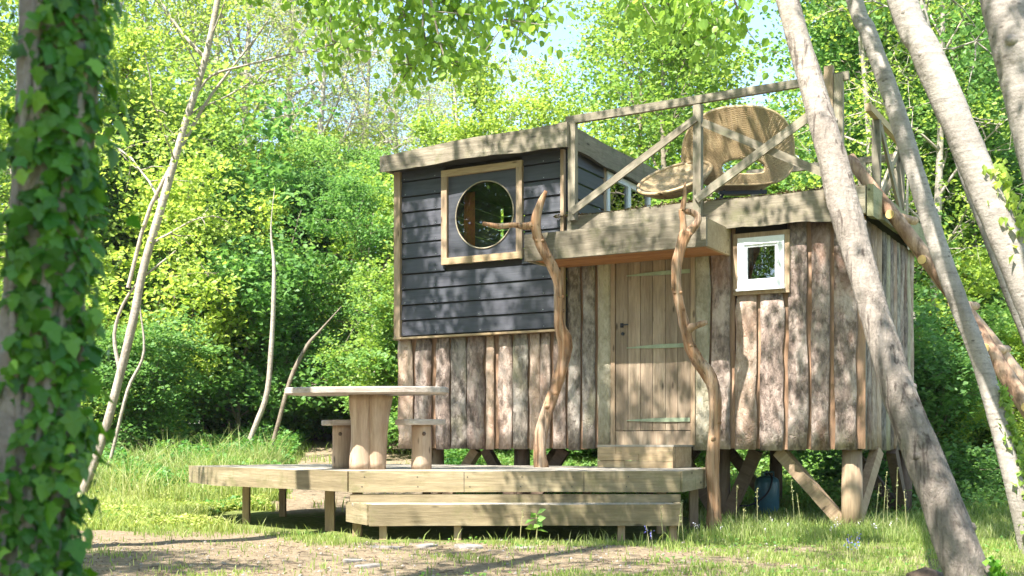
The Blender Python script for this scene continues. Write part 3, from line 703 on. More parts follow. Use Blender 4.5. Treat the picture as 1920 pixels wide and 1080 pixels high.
mb = MB(); mb.box(((ox0+ox1)/2, -.06, oz0-.012), (ox1-ox0+.02, .08, .02)); mb.build('sill', M['white'], sw)
for (x0, x1, z0, z1) in ((ox0-.05, ox1+.05, oz1+.002, oz1+.05), (ox0-.05, ox0-.003, oz0-.03, oz1), (ox1+.003, ox1+.05, oz0-.03, oz1), (ox0-.05, ox1+.05, oz0-.06, oz0-.025)):
    mb = MB(); mb.box(((x0+x1)/2, -.035, (z0+z1)/2), (x1-x0, .04, z1-z0)); mb.build('trim', M['pine_v'], sw)

# door
dr = empty('door', (0, 0, 0)); dr.parent = cabin
d0, d1 = W(1157, 600)[0], W(1297, 600)[0]; dz0, dz1 = .745, 2.695
xs = np.array([0, .145, .29, .43, .575, .715, .86])/.86*(d1-d0)+d0
for k in range(6):
    mb = MB(); mb.box(((xs[k]+xs[k+1])/2, -.015+rng.uniform(-.002, .002), (dz0+.155+dz1)/2), (xs[k+1]-xs[k]-.005, .035, dz1-dz0-.155)); mb.build('door_board', M['door'], dr)
mb = MB(); mb.box(((d0+d1)/2, -.018, dz0+.075), (d1-d0, .04, .145)); mb.build('kick_board', M['door'], dr)
for (a0, a1) in ((d0-.055, d0-.006), (d1+.004, d1+.05)):
    mb = MB(); mb.box(((a0+a1)/2, -.02, (dz0+dz1)/2), (a1-a0, .05, dz1-dz0)); mb.build('jamb', M['pine_v'] if a0 < d0 else M['post'], dr)
for py in (513, 650, 788):
    zc = W(1235, py, -.04)[1]; xa, xb = W(1178, py)[0], d1-.005
    V = []
    for t_ in np.linspace(0, 1, 12):
        x = xa+(xb-xa)*t_; h = .004+.026*math.sin(min(1, t_*1.3)*math.pi/2)*(1-.25*t_)
        V += [(x, -.036, zc-h*.7), (x, -.036, zc+h), (x, -.045, zc+h), (x, -.045, zc-h*.7)]
    V = np.array(V); n = 12; kk = np.arange(n-1)*4
    Q = np.concatenate([np.stack([kk+a_, kk+4+a_, kk+4+(a_+1) % 4, kk+(a_+1) % 4], 1) for a_ in range(4)]+[np.array([[0, 1, 2, 3]])])
    mb = MB(); mb.add(V, Q); mb.build('strap_hinge', M['hinge'], dr)
hx, hz = W(1167, 610, -.05)
mb = MB(); mb.box((hx-.01, -.045, hz), (.03, .02, .045)); mb.bar((hx, -.07, hz), (hx+.075, -.07, hz+.004), .012, .014); mb.bar((hx, -.035, hz), (hx, -.075, hz), .014, .014); mb.build('handle', M['black_metal'], dr)
mb = MB(); V_, Q_, T_ = tube_np([(hx, -.036, hz-.09), (hx, -.05, hz-.09)], [.018, .018], 10); mb.add(V_, Q_); mb.Fq.setdefault(3, []).append(T_); mb.build('keyhole', M['black_metal'], dr)

# canopy over the door
cy = -.74; cx0, cx1 = W(985, 450, cy)[0], W(1325, 440, cy)[0]
cz0, cz1 = 2.665, 2.945
cn = empty('canopy', (0, 0, 0)); cn.parent = cabin
mb = MB(); mb.bar((cx0, cy, (cz0+cz1)/2), (cx1, cy, (cz0+cz1)/2), .045, cz1-cz0); mb.build('front_board', M['fascia'], cn)
mb = MB(); mb.bar((cx1-.02, cy+.025, (cz0+cz1)/2), (cx1-.02, -.03, (cz0+cz1)/2), .04, cz1-cz0-.01)
o = mb.build('side_board', M['pine'], cn); mb = MB(); mb.bar((cx0+.02, cy+.025, (cz0+cz1)/2), (cx0+.02, -.1, (cz0+cz1)/2), .04, cz1-cz0-.01); mb.build('side_board', M['grey_wood'], cn)
for k in range(5):
    y0 = cy+.03+k*.135
    mb = MB(); mb.box(((cx0+cx1)/2, y0+.066, cz0+.03), (cx1-cx0-.09, .128, .02)); mb.build('soffit_board', M['under'], cn)
mb = MB(); mb.box(((cx0+cx1)/2, cy/2, cz1-.01), (cx1-cx0-.08, -cy-.05, .02)); mb.build('canopy_roof', M['felt'], cn)

# railing of the terrace
rl = empty('railing', (0, 0, 0)); rl.parent = cabin
def rpost(x, y, z0, z1, w_=.085, d_=.07, m='rail_v'):
    mb = MB(); mb.box((x, y, (z0+z1)/2), (w_, d_, z1-z0), .003); mb.build('post', M[m], rl)
def rbar(a, b, w_, h_, up=(0, 0, 1), name='rail', m='rail'):
    a = np.array(a, float); b = np.array(b, float); d = b-a; Ln = np.linalg.norm(d)
    mb = MB(); mb.box((Ln/2, 0, 0), (Ln, w_, h_), .002)
    o = mb.build(name, M[m], rl, loc=tuple(a)); o.rotation_euler = Vector(d).to_track_quat('X', 'Z').to_euler()
ry = -.2; rz = 4.24
x1_, x2_, x3_ = W(1074, 300, ry)[0], W(1309, 300, ry)[0], W(1573, 300, ry)[0]
rpost(x1_, ry, 3.16, rz-.04); rpost(x2_, ry, 3.0, rz-.04); rpost(x3_, ry, 3.0, rz+.05, .09)
rpost(x3_-.09, ry-.02, 3.1, rz+.14, .085, .05, 'pine_v')
rbar((W(1062, 240, ry)[0], ry, rz), (W(1592, 160, ry)[0], ry, rz+.03), .05, .08)
zz = lambda px, py, y=ry-.05: W(px, py, y)
def diag(p, q, y, h=.075): a = W(*p, y); b = W(*q, y); rbar((a[0], y, a[1]), (b[0], y, b[1]), .03, h, name='brace')
diag((1072, 397), (1305, 222), ry-.055); diag((1306, 374), (1525, 212), ry-.055, .085); diag((1318, 230), (1562, 332), ry-.02, .075)
# right side rail and back rail
xr_ = L-.12
yb = DEP-.05
rbar((xr_, .85, rz), (xr_, yb+.1, rz), .06, .085, m='pine'); rpost(xr_, 1.25, ZR, rz-.04); rpost(xr_, yb, ZR, rz-.04)
rbar((xr_-.03, 1.3, ZR+.1), (xr_-.03, yb, rz-.1), .03, .075, name='brace'); rbar((xr_+.03, 1.3, rz-.1), (xr_+.03, yb, ZR+.1), .03, .075, name='brace')
rbar((XB+1.2, yb, 4.08), (xr_, yb, 4.08), .05, .075)
for x in (XB+1.3, XB+2.6): rpost(x, yb, ZR, 4.05)
rbar((XB+1.3, yb-.05, ZR+.1), (XB+2.6, yb-.05, 4.0), .03, .07, name='brace'); rbar((XB+2.6, yb-.05, 3.98), (xr_, yb-.05, ZR+.1), .03, .07, name='brace'); rbar((XB+2.6, yb+.05, ZR+.1), (xr_, yb+.05, 4.0), .03, .07, name='brace')

# stilts: a post and two slanting braces that meet at its foot
def stilt(x, y, dirs, r=.1, m='post', top=ZB+.0, foot=None):
    gzv = gz(*CW(x, y)[:2])
    mb = MB(); add_tube(mb, [(x, y, gzv-.1), (x, y, gzv+.3), (x, y, top)], [r*.95, r, r*.92], 10, .05, int(x*7)); mb.build('stilt', M[m], cabin, True)
    for (dx, dy) in dirs:
        a = np.array((x+dx*.1, y+dy*.1, gzv+.03)); b = np.array((x+dx, y+dy, top-.01)); d = b-a; Ln = np.linalg.norm(d)
        mb = MB(); mb.box((Ln/2, 0, 0), (Ln, .1, .12), .004); o = mb.build('brace', M[m], cabin, loc=tuple(a)); o.rotation_euler = Vector(d).to_track_quat('X', 'Z').to_euler()
xs_ = W(1597, 850, .16)[0]
stilt(xs_, .16, [(-.74, 0.02), (.14, .5)], .105)
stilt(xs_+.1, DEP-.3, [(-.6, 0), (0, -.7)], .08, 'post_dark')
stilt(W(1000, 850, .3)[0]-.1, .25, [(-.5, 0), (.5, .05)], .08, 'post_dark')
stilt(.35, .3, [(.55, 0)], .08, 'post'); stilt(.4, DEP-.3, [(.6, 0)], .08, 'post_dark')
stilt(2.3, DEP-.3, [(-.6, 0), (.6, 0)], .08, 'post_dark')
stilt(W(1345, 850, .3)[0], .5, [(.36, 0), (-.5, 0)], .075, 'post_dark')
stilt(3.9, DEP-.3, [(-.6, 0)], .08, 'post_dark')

# ------------------------------------------------------------------ deck
HD = .515
poly = [(-1.43, 10.3), (1.475, 10.3), (1.8, 11.1), (1.98, 12.0), tuple(CW(.1, -.08)[:2]), (-2.35, 13.9), (-3.52, 12.85), (-3.06, 12.0)]
deck = empty('deck', (0, 11, 0), 0, 'low many-sided timber deck on short posts in front of the cabin', 'deck')
def D_(x, y, z=0): return (x, y-11, z)
def row(y):
    xs = []
    for k in range(len(poly)):
        (x0, y0), (x1, y1) = poly[k], poly[(k+1) % len(poly)]
        if (y0-y)*(y1-y) < 0: xs.append(x0+(x1-x0)*(y-y0)/(y1-y0))
    return (min(xs), max(xs)) if len(xs) >= 2 else None
y = 10.34
while y < 13.85:
    a, b_ = row(y+.004), row(min(y+.132, 13.88))
    if a and b_:
        mb = MB(); mb.prism([D_(a[0], y)[:2], D_(a[1], y)[:2], D_(b_[1], y+.132)[:2], D_(b_[0], y+.132)[:2]], HD-.028, HD+rng.uniform(-.001, .002)); mb.build('deck_board', M['deck_top'], deck)
    y += .14
nP = len(poly)
for k in range(nP):
    if k == 3: continue
    a = np.array(poly[k]); b_ = np.array(poly[(k+1) % nP]); d = b_-a; Ln = np.linalg.norm(d)
    mb = MB(); live_board(mb, .001, Ln-.001, -.02, .025, -.178, .004, .003, 14, k+40, .002); o = mb.build('edge_board', M['deck'], deck, loc=D_(a[0], a[1], HD), rot=(0, 0, math.atan2(d[1], d[0])))
mb = MB()
for x in np.arange(-1.3, 1.45, .46):
    for z in (-.045, -.13): mb.box((x+rng.uniform(-.02, .02), 10.3-11-.0215, HD+z), (.008, .004, .008))
mb.build('screw_heads', M['black_metal'], deck)['kind'] = 'stuff'
mb = MB()
for x in (-.42, .63): mb.box((x, 10.3-11-.0195, HD-.088), (.005, .003, .172))
mb.build('board_joints', M['inside'], deck)['kind'] = 'stuff'
for y in np.arange(10.6, 13.7, .5):
    a = row(y)
    if a: mb = MB(); mb.box(((a[0]+a[1])/2, y-11, HD-.1), (a[1]-a[0]-.12, .045, .12)); mb.build('joist', M['deck'], deck)
for (px, yy, w_) in ((462, 12.15, .07), (530, 13.0, .07), (619, 10.95, .085), (670, 10.45, .08), (1240, 10.6, .08), (1100, 12.2, .08), (800, 12.2, .08), (1300, 11.4, .08)):
    x = (px-960)/F*yy; g0 = gz(x, yy)
    mb = MB(); mb.box((x, yy-11, (HD-.17+g0-.1)/2), (w_, w_, HD-.17-g0+.1), .002); mb.build('post', M['post'], deck)
mb = MB(); mb.box((0.03, 10.315-11, HD-.178-.05-.008), (2.9, .045, .078)); mb.build('riser_board', M['deck'], deck)

step = empty('deck_step', (0, 10.1, 0), 0, 'long low timber step along the front of the deck', 'step')
spoly = [(-1.206, -.2), (1.42, -.2), (1.43, .18), (-1.45, .42)]
spoly = [(-1.206, 9.9-10.1), (1.42, 9.9-10.1), (1.44, 10.3-10.1), (-1.46, 10.45-10.1)]
for k in (0, 1, 3):
    a = np.array(spoly[k]); b_ = np.array(spoly[(k+1) % 4]); d = b_-a; Ln = np.linalg.norm(d)
    mb = MB(); live_board(mb, .001, Ln-.001, -.02, .025, -.175, .003, .003, 14, k+50, .002); mb.build('edge_board', M['deck'], step, loc=(a[0], a[1], .245), rot=(0, 0, math.atan2(d[1], d[0])))
for k in range(4):
    y0 = -.175+k*.105; x0 = -1.2-.25*(k+.0)/4
    mb = MB(); mb.prism([(x0, y0), (1.4, y0), (1.4, y0+.1), (x0-.04, y0+.1)], .218, .243+.001*(k % 2)); mb.build('tread_board', M['deck_top'], step)
for px in (718, 858, 1165, 1262):
    x = (px-960)/F*9.95; g0 = gz(x, 9.95); mb = MB(); mb.box((x, -.13, (.07+g0-.08)/2), (.06, .06, .07-g0+.08)); mb.build('post', M['post'], step)

# step box before the door
bx = empty('step_box', tuple(CW(W(1120, 850, -.57)[0], -.57, HD)), UA, 'pale new timber box step standing before the door', 'step')
wB = W(1262, 850, -.57)[0]-W(1120, 850, -.57)[0]; hB = .212
for k in range(3):
    z = k*hB/3
    xs2 = [0, [.37, .55, .25][k]*wB, wB]
    for a_ in range(2):
        mb = MB(); mb.box(((xs2[a_]+xs2[a_+1])/2, .03, z+hB/6), (xs2[a_+1]-xs2[a_]-.004, .06, hB/3-.003), .001); mb.build('block', M['pine'], bx)
mb = MB(); mb.box((wB-.03, .29, hB/2), (.06, .44, hB-.004)); mb.build('side_block', M['pine'], bx)
mb = MB(); mb.box((.03, .29, hB/2), (.06, .44, hB-.004)); mb.build('side_block', M['pine'], bx)
mb = MB(); mb.box((wB/2, .27, hB+.011), (wB+.01, .53, .02)); mb.build('tread_board', M['deck_top'], bx)

# ------------------------------------------------------------------ table and stools
def disc_slab(w_, d_, z0, z1, seed, n=28, amp=.03):
    g = np.random.default_rng(seed); a = np.linspace(0, 2*np.pi, n, endpoint=False); ph = g.uniform(0, 6, 3)
    r = 1+amp*np.sin(2*a+ph[0])+amp*.7*np.sin(5*a+ph[1])
    e = 3.0; x = np.sign(np.cos(a))*np.abs(np.cos(a))**(2/e)*w_/2*r; y = np.sign(np.sin(a))*np.abs(np.sin(a))**(2/e)*d_/2*r
    mb = MB(); rings = [(.965, z0), (1.0, z0+.012), (1.0, z1-.01), (.975, z1)]
    V = np.concatenate([np.stack([x*s, y*s, x*0+z], 1) for s, z in rings]); Q = [[k*n+i_, k*n+(i_+1) % n, (k+1)*n+(i_+1) % n, (k+1)*n+i_] for k in range(3) for i_ in range(n)]
    mb.add(V, Q); mb.Fq.setdefault(n, []).append(np.array([list(range(n-1, -1, -1)), list(range(3*n, 4*n))])); return mb
tx, ty = (690-960)/F*11.15, 11.2
table = empty('table', (tx, ty, HD), 0, 'rough slab table on a split log pedestal, left on the deck', 'table')
disc_slab(1.56, .72, .712, .778, 4, 36, .02).build('table_top', M['table_top'], table, loc=(.0, 0, 0), rot=(R(.4), R(-.4), 0))
mb = MB(); zz_ = np.linspace(0, .71, 12)
add_tube(mb, [(-.075, 0, z) for z in zz_], .105+.0*zz_+.01*np.cos(zz_*9), 14, .05, 3); mb.build('pedestal_half', M['table'], table, True)
mb = MB(); add_tube(mb, [(.075+.03*(z/.71)**2, .015, z) for z in zz_], .09+.035*(zz_/.71)**2, 14, .05, 8); mb.build('pedestal_half', M['table'], table, True)
def stool(px, yy, label, s0, wd=.47):
    x = (px-960)/F*yy
    o = empty('stool', (x, yy, HD), R(s0*20), label, 'stool', 'log stools at the table')
    disc_slab(wd, .34, .425, .478, s0, 22, .04).build('seat', M['table_top'], o, loc=(-.0, 0, 0), rot=(0, R(-.6), 0))
    z = np.linspace(0, .43, 8); mb = MB(); add_tube(mb, [(0, 0, q_) for q_ in z], .098-.012*z, 14, .04, s0); mb.build('leg', M['table'], o, True)
    k = MB(); add_tube(k, [(-.035, -.09, .34), (-.035, -.103, .34)], [.02, .016], 8); k.build('knot', M['post_dark'], o, True)
stool(641, 11.55, 'log stool half hidden behind the left of the table pedestal', 1, .36)
stool(790, 11.25, 'log stool standing clear to the right of the table pedestal', 2)

# ------------------------------------------------------------------ driftwood posts
def drift(pts, Ys, name_label, branches, fork=None):
    base = at(pts[0][0], pts[0][1], Ys[0])
    o = empty('driftwood_post', tuple(base), 0, name_label, 'driftwood')
    n = len(pts); rows_ = []
    for k, (px, py, wp) in enumerate(pts):
        Yk = Ys[0]+(Ys[1]-Ys[0])*k/(n-1); p_ = at(px, py, Yk)-base; rows_.append((p_.x, p_.y, p_.z, wp*.77/2/F*Yk))
    S = smooth_path(rows_, 60)
    # twisted fluted section
    sides = 20; a = np.linspace(0, 2*np.pi, sides, endpoint=False)
    mb = MB(); V, Q, T3 = tube_np(S[:, :3], S[:, 3], sides, .05, len(pts))
    VV = V[:60*sides].reshape(60, sides, 3); cen = S[:, None, :3]; k = np.arange(60)[:, None]
    f = 1+.09*np.sin(a[None]*3+k*.11)+.06*np.sin(a[None]*7-k*.07)+.035*np.sin(k*.9+a[None]*2)
    VV = cen+(VV-cen)*f[..., None]; V[:60*sides] = VV.reshape(-1, 3); mb.add(V, Q); mb.Fq.setdefault(3, []).append(T3)
    gk = np.random.default_rng(n)
    for _ in range(9):
        k = gk.integers(6, 52); az = gk.uniform(3.4, 6.0); d = np.array([math.cos(az), math.sin(az), gk.uniform(-.1, .4)]); r_ = S[k, 3]
        add_tube(mb, [S[k, :3]+d*r_*.5, S[k, :3]+d*r_*1.02, S[k, :3]+d*r_*1.25], [r_*.6, r_*.4, r_*.12], 8, .15, k)
    mb.build('stem', M['drift'], o, True)
    for bpts, Yb in branches:
        rows_ = [(*(at(px, py, Yb[0]+(Yb[1]-Yb[0])*k/(len(bpts)-1))-base), wp/2/F*Yb[0]) for k, (px, py, wp) in enumerate(bpts)]
        S = smooth_path(rows_, 16); mb = MB(); add_tube(mb, S[:, :3], S[:, 3], 9, .1, 5); mb.build('branch', M['drift'], o, True)
drift([(1016, 880, 34), (1012, 850, 30), (1018, 800, 30), (1036, 745, 30), (1054, 690, 28), (1060, 645, 34), (1049, 605, 26), (1048, 550, 22), (1042, 515, 24), (1022, 475, 26), (1008, 445, 24), (1004, 415, 24), (1012, 385, 19), (1024, 358, 8)], (12.1, 11.95),
      'crooked bare driftwood post on the deck with a twig pointing left', [([(1008, 421, 17), (985, 424, 14), (960, 422, 10), (935, 424, 10), (905, 419, 7)], (11.98, 11.9))])
drift([(1338, 1000, 36), (1338, 930, 30), (1336, 870, 32), (1341, 800, 30), (1341, 740, 30), (1330, 705, 32), (1308, 675, 30), (1292, 645, 24), (1284, 612, 24), (1275, 575, 22), (1268, 540, 23), (1268, 500, 25), (1276, 465, 26), (1287, 435, 30)], (11.05, 11.15),
      'tall twisted driftwood post at the right corner of the deck, looped top', [
      ([(1287, 440, 20), (1302, 425, 16), (1309, 410, 14), (1300, 399, 12), (1280, 395, 10)], (11.15, 11.15)),
      ([(1283, 440, 18), (1281, 420, 13), (1279, 403, 12), (1277, 392, 9)], (11.15, 11.13)),
      ([(1279, 396, 10), (1283, 375, 10), (1284, 350, 5), (1285, 342, 2)], (11.13, 11.13)),
      ([(1288, 620, 22), (1300, 612, 14), (1314, 608, 12), (1325, 604, 9)], (11.12, 11.0))])

# ------------------------------------------------------------------ log ladder
la, lb_ = at(1597, 292, 11.75), at(1920, 748, 10.6)
dl = (lb_-la); k = (la.z-0.0)/(la.z-lb_.z); foot = la+dl*k
lad = empty('ladder', tuple(foot), 0, 'peeled log ladder leaning on the right edge of the terrace', 'ladder')
off = Vector((.3, .36, .02)); A = la-foot
def lograil(a, b, r0, r1, sd):
    n = 26; t = np.linspace(0, 1, n); P = np.array(a)[None]*(1-t[:, None])+np.array(b)[None]*t[:, None]; g = np.random.default_rng(sd)
    P[:, 0] += .022*np.sin(t*9+sd); P[:, 2] += .02*np.sin(t*7+sd*2)
    mb = MB(); add_tube(mb, P, r0+(r1-r0)*t, 12, .08, sd); mb.build('rail', M['peeled'], lad, True)
lograil((0, 0, 0), tuple(A), .085, .06, 2); lograil(tuple(off), tuple(A+off-Vector((0, 0, .25))), .08, .06, 5)
for f_ in (.14, .3, .45, .57, .69, .82):
    c = A*f_; e0 = c-off*.22; e1 = c+off*1.15; d = (e1-e0).normalized()
    mb = MB(); add_tube(mb, [tuple(e0), tuple((e0+e1)/2+Vector((0, 0, -.01))), tuple(e1)], [.045, .048, .042], 12, .03, 4); r_ = mb.build('rung', M['peeled'], lad, True)
    mb = MB(); add_tube(mb, [tuple(e0-d*.004), tuple(e0-d*.001)], [.043, .044], 12); mb.build('sawn_end', M['endgrain'], r_)

# ------------------------------------------------------------------ things on the terrace
cc = CW(W(1381, 330, 1.05)[0], 1.05, ZR); kx = cc[1]/F
chair = empty('wicker_chair', tuple(cc), R(-4), 'big round wicker tub chair seen from behind on the terrace', 'chair')
def cz_(py): return HC+(YH-py)*kx-ZR
NA, NS = 220, 56; ang = np.linspace(0, 2*np.pi, NA, endpoint=False); ss = np.linspace(0, 1, NS)
def shell_xy(a, s_):
    c_, s__ = math.cos(a), math.sin(a); sg = lambda v, e: math.copysign(abs(v)**e, v)
    ho = (.045+.24*sg(c_, .7), cz_(321)+.085*sg(s__, .7)-.02*(c_*c_)); ou = (.015+.605*sg(c_, .72)*(1-.06*s__), cz_(284)+.40*sg(s__, .8)*(1.0 if s__ > 0 else 1.02))
    x = ho[0]+(ou[0]-ho[0])*s_; z = ho[1]+(ou[1]-ho[1])*s_
    y = -.34*(1-(x/.64)**2)**.6 if abs(x) < .64 else 0; y -= .16*(z-.75); y += .1*max(0, .55-z)
    return x, y+.08, z
G = np.array([[shell_xy(a, s_) for s_ in ss] for a in ang])
rel = np.array([[.003*(1 if (i_//2+j_) % 2 else -1) for j_ in range(NS)] for i_ in range(NA)])
Gf = G.copy(); Gf[..., 1] += -.012+rel; Gb = G.copy(); Gb[..., 1] += .012
Q = [[i_*NS+j_, ((i_+1) % NA)*NS+j_, ((i_+1) % NA)*NS+j_+1, i_*NS+j_+1] for i_ in range(NA) for j_ in range(NS-1)]
mb = MB(); mb.add(Gf.reshape(-1, 3), Q); mb.add(Gb.reshape(-1, 3), [q_[::-1] for q_ in Q]); mb.build('woven_back', M['wicker'], chair)
mb = MB(); add_tube(mb, list(G[:, -1])+[G[0, -1]], [.022]*(NA+1), 8, caps=False); mb.build('rim', M['wicker'], chair, True)
mb = MB(); add_tube(mb, list(G[:, 0])+[G[0, 0]], [.014]*(NA+1), 6, caps=False); mb.build('opening_rim', M['wicker'], chair, True)
mb = MB()
for j_ in range(1, NS-1): add_tube(mb, list(Gf[:, j_]+np.array([0, -.002, 0]))+[Gf[0, j_]+np.array([0, -.002, 0])], [.0042]*(NA+1), 4, caps=False)
for i_ in range(0, NA, 4): add_tube(mb, Gf[i_, ::2]+np.array([0, -.003, 0]), [.003]*len(Gf[i_, ::2]), 4, caps=False)
tag(mb.build('weave_coils', M['wicker'], chair, True), kind='stuff')
mb = MB(); a = np.linspace(0, 2*np.pi, 28, endpoint=False)
V = [(.04+(.1+.26*r_)*math.cos(t_), (.1+.24*r_)*math.sin(t_)+.14, .36+.1*r_**2) for r_ in (0, .35, .7, 1) for t_ in a]; mb.add(V, [[k*28+i_, k*28+(i_+1) % 28, (k+1)*28+(i_+1) % 28, (k+1)*28+i_] for k in range(3) for i_ in range(28)]); mb.Fq.setdefault(28, []).append(np.array([list(range(28))])); mb.build('seat', M['wicker'], chair)
for (sx, sy) in ((-1, -1), (1, -1), (1, 1), (-1, 1)):
    mb = MB(); add_tube(mb, [(.06+sx*.2, .1+sy*.16, .36), (.06+sx*.34, .1+sy*.3, 0.01)], [.016, .016], 8); mb.build('leg', M['black_metal'], chair, True)
for yy in (-.08, .28):
    mb = MB(); mb.bar((-.2, yy, .33), (.32, yy, .33), .025, .04); mb.build('crossbar', M['black_metal'], chair)
# low round dish seat, tipped up towards the viewer
fc = CW(W(1262, 350, .5)[0], .55, ZR)
foots = empty('wicker_stool', tuple(fc), UA, 'low wide wicker dish seat tipped towards the viewer left of the tub chair', 'footstool')
mb = MB(); nr, na = 14, 48; V = []
for i_ in range(nr):
    r_ = .40*i_/(nr-1)
    for j_ in range(na): t_ = j_/na*6.2832; V.append((r_*math.cos(t_), r_*math.sin(t_), .17*(r_/.40)**2+.004*(1 if (i_+j_//2) % 2 else -1)))
V = np.array(V); Q = [[i_*na+j_, i_*na+(j_+1) % na, (i_+1)*na+(j_+1) % na, (i_+1)*na+j_] for i_ in range(nr-1) for j_ in range(na)]
mb.add(V, Q); V2 = V.copy(); V2[:, 2] -= .025; mb.add(V2, [q_[::-1] for q_ in Q])
tilt = (R(34), R(-4), 0)
mb.build('woven_dish', M['wicker'], foots, loc=(.06, -.05, .3), rot=tilt)
mb = MB(); add_tube(mb, [(.405*math.cos(t_), .405*math.sin(t_), .165) for t_ in np.linspace(0, 6.2832, 49)], [.02]*49, 8, caps=False)
for i_ in range(3, nr-1, 1):
    r_ = .40*i_/(nr-1); add_tube(mb, [(r_*math.cos(t_), r_*math.sin(t_), .17*(r_/.40)**2-.03) for t_ in np.linspace(0, 6.2832, 41)], [.007]*41, 4, caps=False)
mb.build('rim', M['wicker'], foots, True, loc=(.06, -.05, .3), rot=tilt)
for (sx, sy) in ((-1, -1), (1, -1), (1, 1), (-1, 1)):
    mb = MB(); add_tube(mb, [(sx*.1, sy*.1, .2), (sx*.2, sy*.2, .01)], [.012, .012], 8); mb.build('leg', M['black_metal'], foots, True)
# bucket
bc = CW(W(1463, 350, 1.35)[0], 1.35, ZR)
bu = empty('metal_bucket', tuple(bc), 0, 'small galvanised metal bucket right of the wicker tub chair', 'bucket')
mb = MB(); add_tube(mb, [(0, 0, 0), (0, 0, .02), (0, 0, .2), (0, 0, .215), (0, 0, .235)], [.12, .125, .15, .158, .155], 24); mb.build('body', M['galv'], bu, True)
mb = MB(); add_tube(mb, [(.15*math.cos(t_), .02, .22+.1*math.sin(t_)) for t_ in np.linspace(0, math.pi, 16)], [.005]*16, 5); mb.build('handle', M['black_metal'], bu, True)
mb = MB(); add_tube(mb, [(0, 0, .24), (.02, 0, .27), (.03, 0, .32)], [.05, .06, .01], 8, .2, 3); mb.build('contents', M['post_dark'], bu, True)

# gas bottle below the cabin
gp = at(1438, 944, 13.1); gyz = gz(gp.x, gp.y)
gas = empty('gas_bottle', (gp.x, gp.y, gyz), 0, 'dark blue gas bottle standing under the right half of the cabin', 'gas bottle')
r_ = .135
mb = MB(); add_tube(mb, [(0, 0, .0), (0, 0, .03), (0, 0, .045), (0, 0, .09), (0, 0, .38), (0, 0, .425), (0, 0, .45), (0, 0, .46)], [.105, .105, .1, r_, r_, r_*.9, r_*.6, .04], 24); mb.build('body', M['gas'], gas, True)
mb = MB(); add_tube(mb, [(.075*math.cos(t_), .075*math.sin(t_), .5) for t_ in np.linspace(-2.3, 2.3, 16)], [.008]*16, 6)
for t_ in (-2.2, 0, 2.2): add_tube(mb, [(.075*math.cos(t_), .075*math.sin(t_), .44), (.075*math.cos(t_), .075*math.sin(t_), .5)], [.008]*2, 6)
mb.build('guard_ring', M['gas'], gas, True)
mb = MB(); add_tube(mb, [(0, 0, .45), (0, 0, .5), (0, 0, .52)], [.02, .025, .012], 8); mb.build('valve', M['black_metal'], gas, True)
S = smooth_path([(0, -.02, .5, .01), (.03, -.13, .42, .01), (-.05, -.17, .25, .01), (-.25, -.12, .13, .01), (-.5, -.05, .2, .01), (-.62, 0, .5, .01), (-.6, .05, .7, .01)], 30)
mb = MB(); add_tube(mb, S[:, :3], S[:, 3], 6); mb.build('hose', M['black_metal'], gas, True)

# ------------------------------------------------------------------ the trees round the cabin
def near_trunk(pts, n=70, sides=28, amp=.035, seed=1, knots=6):
    rows_ = []
    for (px, py, Yk, wp) in pts: p_ = at(px, py, Yk); rows_.append((p_.x, p_.y, p_.z, wp/2/F*Yk))
    return rows_
def build_near(name, pts, ext, label, barkm, seed, crown=None, knots=12, n=110, sides=32, amp=.03):
    amp *= 1.5
    rows_ = near_trunk(pts); base = Vector(rows_[0][:3]); g0 = gz(base.x, base.y)
    rows_ = [(r_[0]-base.x, r_[1]-base.y, r_[2]-g0, r_[3]) for r_ in rows_]
    rows_ += [(x-base.x, y-base.y, z-g0, r_) for (x, y, z, r_) in ext]
    # flare into the ground
    r0 = rows_[0]; r1 = rows_[1]; t = (r0[2]+.15)/(r1[2]-r0[2]+1e-6)
    rows_ = [(r0[0]-(r1[0]-r0[0])*t, r0[1]-(r1[1]-r0[1])*t, -.15, r0[3]*1.1)]+rows_
    o = empty(name, (base.x, base.y, g0), 0, label, 'tree')
    S = smooth_path(rows_, n); g = np.random.default_rng(seed)
    mb = MB(); add_tube(mb, S[:, :3], S[:, 3], sides, amp, seed)
    for _ in range(knots):      # branch collars and scars
        k = g.integers(8, n-20); az = g.uniform(0, 6.28); d = np.array([math.cos(az), math.sin(az)-.5, g.uniform(.1, .6)]); d /= np.linalg.norm(d); r_ = S[k, 3]
        add_tube(mb, [S[k, :3]+d*r_*.55, S[k, :3]+d*r_*.98, S[k, :3]+d*r_*1.12], [r_*.42, r_*.25, r_*.12], 9, .12, seed)
    return o, S, mb, g

